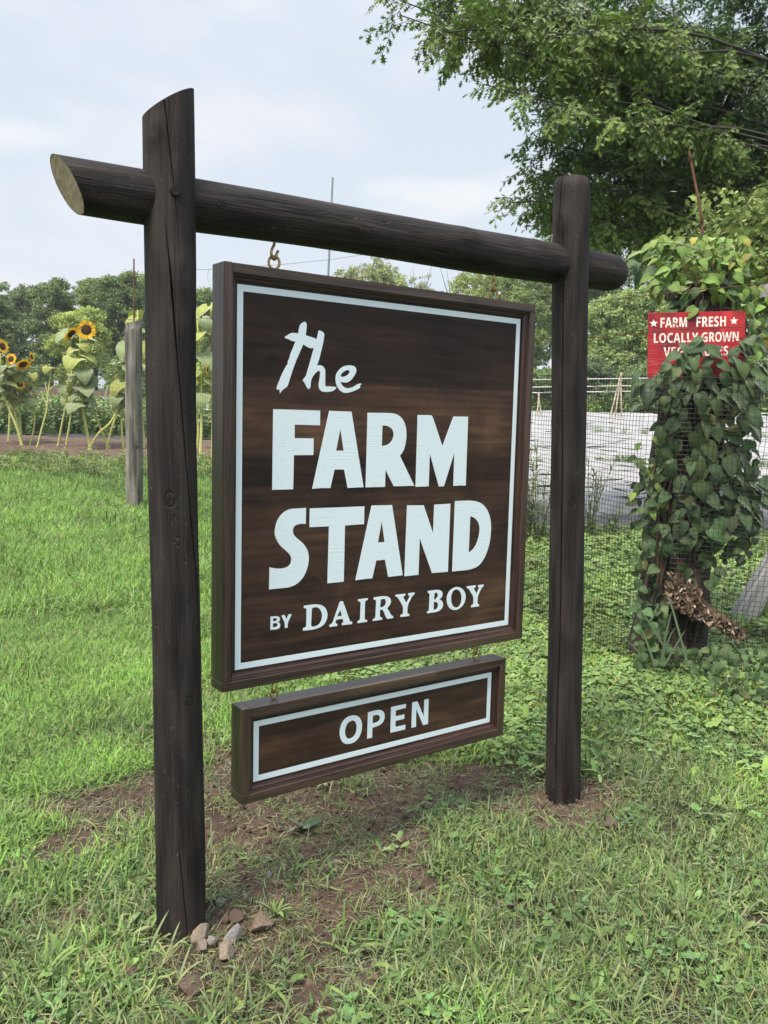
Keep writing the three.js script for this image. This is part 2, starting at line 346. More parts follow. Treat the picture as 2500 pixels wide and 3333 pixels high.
const brass = new THREE.MeshStandardMaterial({ color: lin(0.42, 0.29, 0.115), metalness: 0.85, roughness: 0.38, side: THREE.DoubleSide });
const HOOKS_TOP = [0.176, 1.044], HOOKS_LOW = [0.192, 1.024], MIDZ = -0.037;
function hook(mb, x, top, eyeY, k, turn) {                              // an open screw hook reaching down through an eye
  const P = (a, y, b) => V(x + (a * Math.cos(turn) + b * Math.sin(turn)) * k, y, MIDZ + (-a * Math.sin(turn) + b * Math.cos(turn)) * k);
  const e = eyeY;
  limb(mb, smooth([P(0, top + 0.02, 0), P(0, top - 0.004 * k, 0), P(-0.010, top - 0.018 * k, 0), P(-0.015, e + 0.024 * k, 0), P(-0.009, e + 0.011 * k, 0), P(0.001, e + 0.008 * k, 0), P(0.009, e + 0.014 * k, 0), P(0.013, e + 0.026 * k, 0), P(0.020, e + 0.034 * k, 0)], 34), 0.0039 * k, 0.0039 * k, 8);
}
function eye(mb, x, base, k, turn) {                                    // a screw eye standing on a board
  const pts = [];
  for (let i = 0; i <= 26; i++) { const q = -Math.PI / 2 + (i / 26) * 1.93 * Math.PI + 0.10; const a = Math.cos(q) * 0.0150 * k, y = Math.sin(q) * 0.0175 * k; pts.push(V(x + a * Math.cos(turn), base + 0.0205 * k + y, MIDZ - a * Math.sin(turn))); }
  pts.unshift(V(x, base - 0.012, MIDZ));
  limb(mb, pts, 0.0037 * k, 0.0037 * k, 8);
}

// ------------------------------------------------------------------ the timber frame of the sign
{
  const root = thing('sign_frame', 'dark stained round timber frame of two posts and one crossbeam holding the hanging farm sign', 'sign frame', V(-0.15, 0, 0.03));
  const leftA = V(-0.150, -0.30, 0.062), leftB = V(-0.151, 2.262, -0.018);
  const L = leftB.clone().sub(leftA).length();
  const left = logGeometry({ len: L, seed: 1, rows: 190, vOff: 0.3,
    rad: (t) => 0.0665 + 0.0012 * Math.sin(t * 9) - 0.001 * t - (Math.abs(t - 0.06) < 0.12 ? 0.002 * (1 - Math.abs(t - 0.06) / 0.12) : 0),
    spiral: 1.25, cracks: [{ q: 1.18, y0: 1.02, y1: 2.30, d: 0.035, w: 3.6 }, { q: 0.72, y0: 2.12, y1: 2.8, d: 0.012, w: 2.0 }, { q: 3.2, y0: 0.1, y1: 0.75, d: 0.012, w: 1.6 }],
    knots: [[2.5, 2.50, 0.024, 0.008], [1.45, 2.12, 0.034, 0.010], [1.30, 1.98, 0.022, 0.005], [1.15, 1.32, 0.026, 0.005], [2.2, 1.15, 0.02, 0.004], [2.3, 0.62, 0.03, 0.004], [1.2, 0.55, 0.024, 0.004], [1.8, 2.42, 0.016, -0.003], [1.5, 0.86, 0.05, 0.003]],
    cut: (x, z) => 0.62 * x + 0.16 * z });
  const lm = alongAxis(leftA, leftB);
  const lp = part('post', left.side.applyMatrix4(lm), logMat, root); lp.userData.label = 'taller near post with a slanted top';
  part('cut_end', left.end.applyMatrix4(lm), darkEndMat, lp);
  const peg = new MB(), pc = V(-0.1645, SIGN_TOP + 0.147, 0.0545), pn = V(-0.2, 0, 0.98);
  limb(peg, [pc.clone().addScaledVector(pn, -0.02), pc.clone().addScaledVector(pn, 0.003), pc.clone().addScaledVector(pn, 0.0045)], 0.0150, 0.0125, 18);
  const cap = peg.v(pc.x + pn.x * 0.0046, pc.y, pc.z + pn.z * 0.0046, 0.1, 0.1); for (let k = 0; k < 18; k++) peg.tri(cap, 38 + k, 39 + k);
  part('peg', peg.geo(), logMat, lp);
  const rightA = V(1.462, -0.30, 0.034), rightB = V(1.397, SIGN_TOP + 0.476, -0.018);
  const right = logGeometry({ len: rightB.clone().sub(rightA).length(), seed: 5, rows: 190, vOff: 1.5,
    rad: (t) => (0.0665 + 0.0015 * Math.sin(t * 7 + 1) - 0.001 * t) * (t > 0.985 ? Math.sqrt(Math.max(0.02, 1 - ((t - 0.985) / 0.015) ** 2 * 0.34)) : 1),
    cracks: [{ q: 2.78, y0: 0.3, y1: 2.55, d: 0.035, w: 3.2 }, { q: 2.98, y0: 2.1, y1: 2.9, d: 0.012, w: 2.0 }],
    knots: [[2.95, 2.50, 0.030, 0.011], [1.8, 1.55, 0.026, 0.005], [2.0, 0.95, 0.024, 0.005], [1.9, 1.9, 0.024, 0.004]],
    cut: (x, z) => -0.9 * Math.max(0, x - 0.022) - 0.22 * Math.max(0, -x - 0.03) - 0.1 * z });
  const rm = alongAxis(rightA, rightB);
  const rp = part('post', right.side.applyMatrix4(rm), logMat, root); rp.userData.label = 'shorter far post with a rounded top';
  part('cut_end', right.end.applyMatrix4(rm), darkEndMat, rp);
  const beamA = V(-0.408, SIGN_TOP + 0.139, -0.042), beamB = V(1.712, SIGN_TOP + 0.166, -0.042);
  const beam = logGeometry({ len: beamB.clone().sub(beamA).length(), seed: 9, rows: 170, vOff: 0.9, twist: 0.05,
    rad: (t) => (0.0670 + 0.0055 * t + 0.0014 * Math.sin(t * 11)) * (t > 0.965 ? Math.sqrt(Math.max(0.05, 1 - ((t - 0.965) / 0.035) ** 2 * 0.55)) : 1),
    cracks: [{ q: 2.0, y0: 0.35, y1: 0.8, d: 0.006, w: 0.12 }, { q: 2.2, y0: 1.2, y1: 1.9, d: 0.006, w: 0.12 }],
    knots: [[2.2, 1.28, 0.028, 0.010], [2.4, 1.62, 0.024, 0.008], [1.5, 0.85, 0.024, 0.007], [1.2, 1.75, 0.02, 0.006], [1.9, 1.05, 0.018, 0.004], [0.6, 0.2, 0.02, 0.004]],
    cut0: (x) => 0.52 * x });
  // the log's own x axis must point down so that cut0 slants the near end; turn it about its length
  const bm = alongAxis(beamA, beamB).multiply(new THREE.Matrix4().makeRotationY(0));
  const bp = part('crossbeam', beam.side.applyMatrix4(bm), logMat, root);
  const be = part('cut_end', beam.start.applyMatrix4(bm), endMat, bp); be.userData.label = 'pale bare slanted end of the crossbeam';
  part('cut_end', beam.end.applyMatrix4(bm), darkEndMat, bp);
  for (const x of HOOKS_TOP) { const mb = new MB(); hook(mb, x, SIGN_TOP + 0.078, SIGN_TOP + 0.022, 1.05, 0.5); part('hook', mb.geo(), brass, bp); }
}

// ------------------------------------------------------------------ the two hanging boards
function board(x0, x1, y0, y1, z0, z1, ch, grain, seed) {              // a board with eased edges; grain runs along x or y
  const lo = [x0, y0, z0], hi = [x1, y1, z1], p = [], uv = [], r = rng(seed), ou = r() * 3, ov = r() * 3;
  const add = (pts) => { for (let k = 2; k < pts.length; k++) for (const q of [pts[0], pts[k - 1], pts[k]]) { p.push(...q); uv.push((grain === 'x' ? q[0] : q[1]) + ou, (grain === 'x' ? q[1] : q[0]) + q[2] * 0.93 + ov); } };
  const corner = (s, a) => [0, 1, 2].map((n) => (s[n] ? hi[n] - (n === a ? 0 : ch) : lo[n] + (n === a ? 0 : ch)));
  for (let a = 0; a < 3; a++) { const b = (a + 1) % 3, c = (a + 2) % 3; for (const s of [0, 1]) { const f = [[0, 0], [1, 0], [1, 1], [0, 1]].map(([i, j]) => { const t = [0, 0, 0]; t[a] = s; t[b] = i; t[c] = j; return corner(t, a); }); if (!s) f.reverse(); add(f); } }
  for (let c = 0; c < 3; c++) { const a = (c + 1) % 3, b = (c + 2) % 3; for (const i of [0, 1]) for (const j of [0, 1]) { const s0 = [0, 0, 0]; s0[a] = i; s0[b] = j; const s1 = s0.slice(); s1[c] = 1; const f = [corner(s0, a), corner(s1, a), corner(s1, b), corner(s0, b)]; if (i === j) f.reverse(); add(f); } }
  for (const i of [0, 1]) for (const j of [0, 1]) for (const k of [0, 1]) { const s = [i, j, k], f = [corner(s, 0), corner(s, 1), corner(s, 2)]; if ((i + j + k) % 2 === 0) f.reverse(); add(f); }
  const g = new THREE.BufferGeometry();
  g.setAttribute('position', new THREE.Float32BufferAttribute(p, 3)); g.setAttribute('uv', new THREE.Float32BufferAttribute(uv, 2));
  g.computeVertexNormals();
  return g;
}
const BOARD = 0.028, DEPTH = 0.0745, RECESS = 0.0246;
const roundOff = (q) => {                                              // flat list to points in metres, curves eased, corners kept
  const pts = []; for (let i = 0; i < q.length; i += 2) pts.push([q[i] / 1000, q[i + 1] / 1000]);
  let cur = pts;
  for (let pass = 0; pass < 2; pass++) {
    const out = [], n = cur.length;
    for (let i = 0; i < n; i++) {
      const a = cur[(i + n - 1) % n], b = cur[i], c = cur[(i + 1) % n], t0 = Math.atan2(b[1] - a[1], b[0] - a[0]), t1 = Math.atan2(c[1] - b[1], c[0] - b[0]);
      const turn = Math.abs(Math.atan2(Math.sin(t1 - t0), Math.cos(t1 - t0))), la = Math.hypot(b[0] - a[0], b[1] - a[1]), lb = Math.hypot(c[0] - b[0], c[1] - b[1]), k = 0.25 * Math.min(la, lb);
      if (turn > 0.06 && turn < 0.95) { out.push([b[0] + (a[0] - b[0]) * k / la, b[1] + (a[1] - b[1]) * k / la], [b[0] + (c[0] - b[0]) * k / lb, b[1] + (c[1] - b[1]) * k / lb]); } else out.push(b);
    }
    cur = out;
  }
  return cur.map(([x, y]) => new THREE.Vector2(x, y));
};
function hangingSign({ name, label, pos, W, H, letters, panel, inset, line, seed }) {
  const root = thing(name, label, 'sign', pos.clone().add(V(W / 2, -H / 2, 0)));
  const P = pos, b = (x0, x1, y0, y1, n, g, s) => part(n, board(P.x + x0, P.x + x1, P.y + y0, P.y + y1, P.z - DEPTH, P.z, 0.0016, g, seed + s), boardMat, root);
  b(0, BOARD, -H + BOARD + 0.0004, 0, 'stile', 'y', 1);
  b(BOARD + 0.0006, W - 0.0012, -BOARD, -0.0008, 'rail', 'x', 2);
  b(W - BOARD, W, -H, -BOARD - 0.0004, 'stile', 'y', 3);
  b(0, W - BOARD - 0.0006, -H, -H + BOARD, 'rail', 'x', 4);
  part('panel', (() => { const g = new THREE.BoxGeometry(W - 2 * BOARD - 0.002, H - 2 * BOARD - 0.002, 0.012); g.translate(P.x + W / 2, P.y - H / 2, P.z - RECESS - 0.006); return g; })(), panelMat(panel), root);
  // stepped moulding, mitred at the corners
  const prof = [[0.0004, -0.0088], [0.0030, -0.0088], [0.0042, -0.0105], [0.0046, -0.0132], [0.0066, -0.0136], [0.0085, -0.0128], [0.0120, -0.0150], [0.0142, -0.0185], [0.0146, -0.0202], [0.0172, -0.0208], [0.0176, -0.0250]];
  const inner = [[BOARD, -BOARD], [W - BOARD, -BOARD], [W - BOARD, -H + BOARD], [BOARD, -H + BOARD]];
  for (let s = 0; s < 4; s++) {
    const A = inner[s], B = inner[(s + 1) % 4], dx = Math.sign(B[0] - A[0]), dy = Math.sign(B[1] - A[1]), nx = dy, ny = -dx, p = [], uv = [];
    for (let k = 0; k + 1 < prof.length; k++) {
      const q = (e, [o, d]) => { const m = e ? -1 : 1, E = e ? B : A; return [P.x + E[0] + nx * o + dx * o * m, P.y + E[1] + ny * o + dy * o * m, P.z + d]; };
      const f = [q(0, prof[k]), q(1, prof[k]), q(1, prof[k + 1]), q(0, prof[k + 1])];
      for (const i of [0, 1, 2, 0, 2, 3]) { p.push(...f[i]); uv.push(dx ? f[i][0] : f[i][1], prof[i < 2 ? k : k + 1][0] * 1.4 + s * 0.31 + (seed % 7) * 0.1); }
    }
    const g = new THREE.BufferGeometry(); g.setAttribute('position', new THREE.Float32BufferAttribute(p, 3)); g.setAttribute('uv', new THREE.Float32BufferAttribute(uv, 2)); g.computeVertexNormals();
    part('moulding', g, mouldMat, root);
  }
  const rect = (x0, y0, x1, y1, R = THREE.Shape) => new R([[x0, y0], [x1, y0], [x1, y1], [x0, y1]].map(([x, y]) => new THREE.Vector2(x, y)));
  const border = rect(inset[0], -H + inset[1], W - inset[0], -inset[1]);
  border.holes.push(rect(inset[0] + line, -H + inset[1] + line, W - inset[0] - line, -inset[1] - line, THREE.Path));
  const put = (shape, depth, m, nm) => { const g = new THREE.ExtrudeGeometry(shape, { depth, bevelEnabled: false, curveSegments: 4 }); g.translate(P.x, P.y, P.z - RECESS + 0.0001); return part(nm, g, m, root); };
  put(border, 0.0007, linePaint, 'painted_border');
  for (const { edge, holes } of letters) {
    const s = new THREE.Shape(roundOff(edge));
    for (const h of holes) s.holes.push(new THREE.Path(roundOff(h)));
    put(s, 0.0012, paintMat, 'letter');
  }
  return root;
}
const SIGN_LETTERS = [
  { ch: 'th', edge: [272.9,-139,266.5,-141.7,257.8,-149.7,255.7,-156.6,251.8,-175.2,241.7,-174.7,230.7,-174.7,221.4,-179.5,206.6,-189.2,209.1,-193,218.5,-193.6,227.9,-198.3,243.1,-199.9,226,-238.8,224.3,-247.8,219.4,-256.2,217.3,-263,219.5,-264.2,214.9,-269.9,201.2,-292.2,183.2,-332,181.7,-340.2,184.9,-343.5,191,-341.1,193.3,-353.7,198.8,-344.9,206.5,-339.1,214.3,-334.8,218.9,-329.1,241.5,-264.3,269.8,-206.1,277.3,-209.1,288,-214.3,302.6,-215.8,308,-211.6,281.4,-298.2,275.7,-303.9,269.4,-311.9,274.3,-315.8,284.2,-331.8,289.2,-336.3,294.6,-335,297.2,-329.9,297.9,-317.5,300,-306.3,309.5,-292.1,319.2,-283.3,325,-280.8,329,-280.9,331,-285.5,329.4,-303.6,326.4,-317.6,325.9,-328.7,330.1,-336.9,338.4,-342.1,348.4,-343.1,360.1,-342.7,375.1,-340.1,385.2,-334.7,390.1,-328.3,385,-326.2,369.8,-325.4,350.7,-326.3,348.9,-319.4,349.1,-294.3,348.7,-277.6,345.3,-270.8,338.6,-265.6,331.9,-263.3,323.7,-263.7,318.2,-266,326.6,-245.6,340.4,-192.3,343.2,-170,340.5,-166.1,331.6,-161.3,322.7,-160.7,316.7,-187.2,301,-182.9,277.7,-178.4,281.1,-154.5,280.3,-145.1,277.7,-140.4], holes: [] },
  { ch: 'e', edge: [483.8,-312.8,480.3,-311,469.1,-314.1,455.3,-322.7,441.5,-327.2,429.5,-329.2,419.1,-326.2,410.3,-319.5,403.9,-308.5,413.6,-311.4,425.6,-311.7,435.9,-308.4,446.1,-300.8,457.9,-286,463.5,-274.3,461.5,-264.4,453.7,-259.2,438.1,-257.5,424.3,-259.4,410.7,-263.8,397.4,-275,388.5,-286.7,386.1,-300.9,388.1,-316.2,395.2,-328.6,405.6,-338.1,417.7,-343.3,429.8,-342.8,445.3,-339.4,466,-332,479.2,-324.5,478,-318], holes: [[404.6,-290.9,411.2,-281.3,423,-274.2,431.5,-272.3,437.4,-274.3,438.2,-278.5,433.6,-285.8,425.1,-291.1,414.9,-294.4,406.3,-294.2]] },
  { ch: 'F', edge: [171,-399.6,332.9,-399.7,333,-444.5,244.3,-443.8,244.7,-483.9,311,-484.3,311.4,-534.6,242.9,-534.8,241.9,-637.2,170.7,-637], holes: [] },
  { ch: 'A', edge: [365.8,-399.5,448,-400.1,500,-637.7,439.3,-638.5,424.5,-580.5,388.6,-580,374.9,-637,341.1,-636.3,309.1,-637.7], holes: [[407.7,-453.8,421.7,-521.7,393.4,-521.7]] },
  { ch: 'R', edge: [509.4,-401.8,594,-400.7,618,-402.2,636.3,-408.5,651.9,-421.3,661.6,-438,666.6,-458.5,666.8,-482.7,664.3,-499.7,658.2,-519.1,649.5,-531.2,642.4,-538.4,705.8,-638.4,620.4,-638,585.1,-583.7,585,-639,508.4,-638.4], holes: [[568.7,-441.2,583.4,-441.2,598.4,-445.5,609.1,-453.2,614.9,-465.1,614.4,-477.1,608.2,-490.8,597.1,-499.9,585.4,-504.7,568,-506.7]] },
  { ch: 'M', edge: [711.7,-404.1,768.2,-403.5,773.1,-405.9,778.3,-413.9,822.6,-507.1,867.8,-405.7,934.2,-405,933.9,-643.7,905.2,-642.2,877.5,-643.3,877.2,-528.1,834.8,-643.4,812.1,-643.6,768.1,-530.3,767.6,-641.7,711.6,-642.3], holes: [] },
  { ch: 'S', edge: [288.1,-695.6,235,-696.4,219.7,-700.7,204.6,-709.4,190.9,-725,183.6,-742.5,180.3,-762.3,181.5,-775.8,188,-789.6,200.8,-807.2,216.3,-819.6,229.2,-830.6,237.1,-841.4,239.3,-851.8,236.2,-864.1,228.6,-871.4,214.5,-875.5,196.7,-875.8,179,-873,164.4,-868.7,163.4,-935.7,230.8,-936.1,251.5,-931.7,269.6,-921.9,286.4,-903.8,297.9,-877.1,301.4,-852,298.5,-833.3,288.9,-814.3,274.2,-799.6,254.4,-784.7,245.1,-774,242.4,-763.6,244.1,-754.7,249.9,-747.8,261.5,-744.3,273.2,-743.5,287.7,-745], holes: [] },
  { ch: 'T', edge: [301.6,-697.8,505.2,-699.4,505,-756.5,431.9,-757.1,431.3,-936.8,370.3,-936.4,372.3,-756.6,301.6,-755.5], holes: [] },
  { ch: 'A', edge: [533.4,-697.9,615.5,-699.4,667.2,-936.4,607.3,-937.4,592.4,-878.4,556.8,-878.6,542.5,-936.5,513.6,-935.4,476.6,-936.6], holes: [[575.1,-751.3,589.1,-819.9,561.9,-820]] },
  { ch: 'N', edge: [677.9,-703,748.6,-705.3,793.8,-804.5,794.8,-705,866.8,-704.2,865.2,-942,793.6,-940.1,735.5,-816.2,734.7,-941.1,674.9,-940.9], holes: [] },
  { ch: 'D', edge: [887.3,-696.2,955.9,-696.3,987.5,-700.3,1016.3,-710.6,1038.7,-730.1,1054.4,-756,1062.1,-785.8,1062.4,-826.1,1056.3,-863.3,1040.1,-899.8,1019.8,-925.1,998.9,-936.8,963.9,-943.3,885.2,-942.7], holes: [[960.2,-752.2,976.1,-756.4,992.5,-767.7,1003.9,-784.1,1008.3,-801.6,1004.4,-830.6,993.3,-856.5,978.2,-872.7,958.9,-881.4]] },
  { ch: 'B', edge: [169.9,-1019.5,188.4,-1020.2,198.6,-1023,201.8,-1028.7,201.3,-1035.5,195.8,-1039.4,202,-1043.6,203.6,-1050.6,201.6,-1057.3,194,-1060.9,169.6,-1060.4], holes: [[178.3,-1025.9,187.2,-1026,192.1,-1028.9,192.1,-1032.6,188.1,-1035,177.9,-1035],[178,-1041.3,188.7,-1041.3,194.3,-1044.2,194.4,-1049.5,190.1,-1052.9,177.7,-1053.6]] },
  { ch: 'Y', edge: [206.8,-1020.1,217.3,-1019.7,225,-1033.7,232,-1020.3,242.7,-1020.1,229.3,-1045.7,228.7,-1060.7,219.1,-1060.4,219.5,-1045.7], holes: [] },
  { ch: 'D', edge: [285.4,-999,318.8,-998.4,337.7,-1000,354.2,-1005.3,366.8,-1017.3,373.2,-1034.7,370.3,-1053.3,359.6,-1067.5,341.9,-1075.5,320.3,-1078,284.4,-1077.4,282.9,-1069.8,293.2,-1067.1,295.3,-1064.3,295.5,-1011.7,293.5,-1008,285.8,-1006], holes: [[314.5,-1011.5,319,-1007.8,331.1,-1007.7,342.1,-1013.4,350.5,-1025,353.5,-1039.5,349.7,-1055.6,340.4,-1066.3,325.5,-1069.7,316,-1068,312.4,-1062.9]] },
  { ch: 'A', edge: [418.7,-999.7,429.7,-999.6,457.7,-1066.2,460.6,-1069.5,467.3,-1071,466.9,-1078.5,428.1,-1077.8,427.9,-1070.3,434.1,-1068.9,430.4,-1057.1,406.5,-1056.7,402.5,-1065.6,405.4,-1069.5,410.4,-1070.9,410,-1077.8,381,-1077.1,380.9,-1071.3,387.2,-1069.7,392.7,-1064.4], holes: [[420.4,-1026.9,427.4,-1046.9,409.1,-1046.9]] },
  { ch: 'I', edge: [488.6,-999.8,527.1,-999.9,526.1,-1005.7,518.5,-1007.3,515.7,-1011.9,516.1,-1068.3,518.8,-1071.1,526.2,-1071.9,525.4,-1078,488.3,-1078.2,488.1,-1071.8,495.3,-1070.2,498.2,-1066.2,499.4,-1013.8,496.6,-1008.7,488.7,-1006.1], holes: [] },
  { ch: 'R', edge: [550.1,-1000.3,585.1,-999.5,604.9,-1001.5,617.3,-1008.3,621.6,-1018.7,619.5,-1029.7,606.1,-1042,615.7,-1054.3,623.7,-1067.8,631.9,-1071.7,631.5,-1078.2,607.2,-1078.4,599.3,-1067.4,592.1,-1050.4,584.9,-1043.9,576.8,-1045,576.8,-1066.1,579.7,-1069.6,587.3,-1071.5,586.6,-1078.4,549,-1078.4,548.9,-1072.7,557.2,-1070.5,559.4,-1065.3,560.9,-1014.8,558.4,-1009.1,550.9,-1007.1], holes: [[578.3,-1014.1,580.9,-1009.5,588.4,-1008.3,597.6,-1011.2,600.8,-1019,599.6,-1028.8,592.2,-1035.5,577.2,-1036.8]] },
  { ch: 'Y', edge: [639.1,-1000.5,680.8,-1000.5,680.1,-1007.2,672.1,-1010.2,674.1,-1015.4,686.4,-1033.2,699.3,-1014.2,698.1,-1009,692.7,-1006.7,693.1,-1000.4,720.4,-1000.6,719.3,-1007.4,710.9,-1011.6,691.4,-1041.3,691.3,-1068,693,-1070.7,700.3,-1072.3,700,-1079.2,662.8,-1078.4,663.2,-1071.8,671,-1070.2,673.3,-1065.9,673.3,-1045.2,649.7,-1010.9,646.5,-1008.3,640,-1006.9], holes: [] },
  { ch: 'B', edge: [778.1,-1001,816,-1000.8,832.7,-1003.2,843,-1010.8,844.8,-1021.4,840.5,-1030.1,830,-1035.5,840.9,-1040.6,848.7,-1051.9,846.9,-1064.8,837.3,-1074.2,822.4,-1079.1,777.9,-1078.9,777.6,-1072.7,785.8,-1071,786.9,-1015.5,784.4,-1010.1,778.7,-1007.7], holes: [[807.5,-1013.2,813,-1009.6,820.4,-1012.4,824.1,-1020.6,821.1,-1029.4,812.3,-1034.5,806.4,-1034.4],[806,-1042.6,816,-1043.2,823.8,-1047.9,826.5,-1057.3,822.6,-1066.8,813.8,-1071,806.1,-1069.4]] },
  { ch: 'O', edge: [901.8,-998.9,920.8,-1001.3,938.6,-1011,949.7,-1025.4,952.9,-1041.7,947.8,-1059.9,934.5,-1074.4,914.1,-1082,896.9,-1081.4,879.4,-1073.7,868.6,-1059.3,863.8,-1041.7,866.4,-1023.6,878.3,-1007.7], holes: [[902.2,-1007.4,916.1,-1010.1,926.9,-1020.4,933.5,-1037,933,-1055.6,925.6,-1069.5,913.7,-1074.3,901.6,-1072.1,890.9,-1063,884.1,-1046.5,884.2,-1026.7,890.5,-1012.9]] },
  { ch: 'Y', edge: [956,-1002,998,-1002,997.6,-1009.2,989.5,-1011.1,990.8,-1014.7,1003.8,-1033.5,1014.7,-1014.3,1012.7,-1010.1,1009.7,-1008.5,1010.1,-1002.6,1037.1,-1003,1036,-1009.6,1029,-1013,1009.9,-1040.8,1009.8,-1069.2,1012.1,-1072.2,1018.3,-1074.2,1017.5,-1080.9,979.7,-1080.5,980.1,-1073.5,987.8,-1072.2,990.4,-1067.1,990.1,-1044.2,966.7,-1013.7,963.8,-1010.8,957,-1008.8], holes: [] },
];
const OPEN_LETTERS = [
  { ch: 'O', edge: [414.3,-100.7,430.3,-106.4,442.5,-118.9,448.9,-138.2,447.1,-160.6,438.8,-179.3,424.5,-191.1,406.1,-195.2,387.7,-193.2,373.2,-185,363.8,-169.6,359.5,-149.8,362.9,-128.2,372.8,-111.2,390.7,-101.2], holes: [[409.4,-116.6,420.1,-122.5,426.2,-133.8,427.4,-149.9,423.8,-165,414.8,-174.4,400.4,-177.8,389.9,-173.9,383.1,-163.5,380.7,-149.6,383.7,-133.4,391.2,-121.4]] },
  { ch: 'P', edge: [471,-102,508.2,-100.7,524.7,-103.7,536,-112.5,540.8,-124.9,539.1,-139.6,530.3,-150.6,515.3,-156.2,490.2,-158.2,490.3,-192.1,470.2,-191.7], holes: [[490.9,-117.1,505.9,-116.8,515.6,-119.5,520.7,-126.9,520.7,-134.9,514.8,-141.4,503.9,-143.2,491.1,-143.5]] },
  { ch: 'E', edge: [566.3,-101.2,629.6,-101.7,629.2,-115.7,586.5,-116.7,586.6,-137,624.2,-137.8,623.9,-153,586.8,-153.4,586.7,-174.8,629.2,-175,629.5,-191.3,566.3,-190.9], holes: [] },
  { ch: 'N', edge: [656.7,-101.2,679.5,-101.7,709.8,-161.5,709.9,-101.1,729.2,-101.7,729.4,-192.1,707.6,-191.7,674.9,-127.1,676.3,-191.3,656.7,-191.2], holes: [] },
];

{
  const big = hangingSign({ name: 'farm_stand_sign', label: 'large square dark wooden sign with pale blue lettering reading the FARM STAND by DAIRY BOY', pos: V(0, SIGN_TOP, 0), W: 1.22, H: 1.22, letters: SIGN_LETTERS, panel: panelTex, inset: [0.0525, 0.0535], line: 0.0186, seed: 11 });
  for (const x of HOOKS_TOP) { const mb = new MB(); eye(mb, x, SIGN_TOP, 1.05, -0.3); part('eye_bolt', mb.geo(), brass, big); }
  for (const x of HOOKS_LOW) { const mb = new MB(); hook(mb, x, SIGN_TOP - 1.221, SIGN_TOP - 1.268, 0.78, 0.5); part('hook', mb.geo(), brass, big); }
  const low = hangingSign({ name: 'open_sign', label: 'small wide dark wooden sign reading OPEN hanging below the large sign', pos: V(0.0655, SIGN_TOP - 1.2819, 0.002), W: 1.075, H: 0.294, letters: OPEN_LETTERS, panel: openTex, inset: [0.0495, 0.0525], line: 0.0178, seed: 23 });
  for (const x of HOOKS_LOW) { const mb = new MB(); eye(mb, x, SIGN_TOP - 1.2825, 0.72, -0.3); part('eye_bolt', mb.geo(), brass, low); }
}

// ------------------------------------------------------------------ stones and clods round the posts
function stoneGeometry(seed, sx, sy, sz, facet) {
  const g = new THREE.IcosahedronGeometry(1, 5), p = g.attributes.position, r = rng(seed), planes = [];
  for (let i = 0; i < facet; i++) planes.push([V(r.gauss(), r.gauss(), r.gauss()).normalize(), r.in(0.45, 0.82)]);
  for (let i = 0; i < p.count; i++) {
    const d = V(p.getX(i), p.getY(i), p.getZ(i)).normalize();
    let k = 1; for (const [n, h] of planes) { const q = d.dot(n); if (q > 0.01) k = Math.min(k, h / q); }
    k = Math.min(k, 1) * (1 + 0.05 * fbm(d.x * 2.5 + seed, d.y * 2.5, d.z * 2.5, 4));
    p.setXYZ(i, d.x * k * sx, d.y * k * sy, d.z * k * sz);
  }
  g.computeVertexNormals();
  return g;
}
const rockTex = (a, b, seed) => texture(256, 256, (u, v) => { const n = woodTile(u, v, 16, 16, seed) + 0.6 * woodTile(u, v, 70, 70, seed + 3); return mix3(a, b, clamp(0.5 + 1.1 * n)); });
const rockMats = { tan: [[0.11, 0.088, 0.066], [0.27, 0.225, 0.175]], grey: [[0.12, 0.116, 0.112], [0.27, 0.26, 0.25]], brown: [[0.050, 0.034, 0.026], [0.12, 0.084, 0.062]], pink: [[0.075, 0.054, 0.041], [0.20, 0.145, 0.11]] };
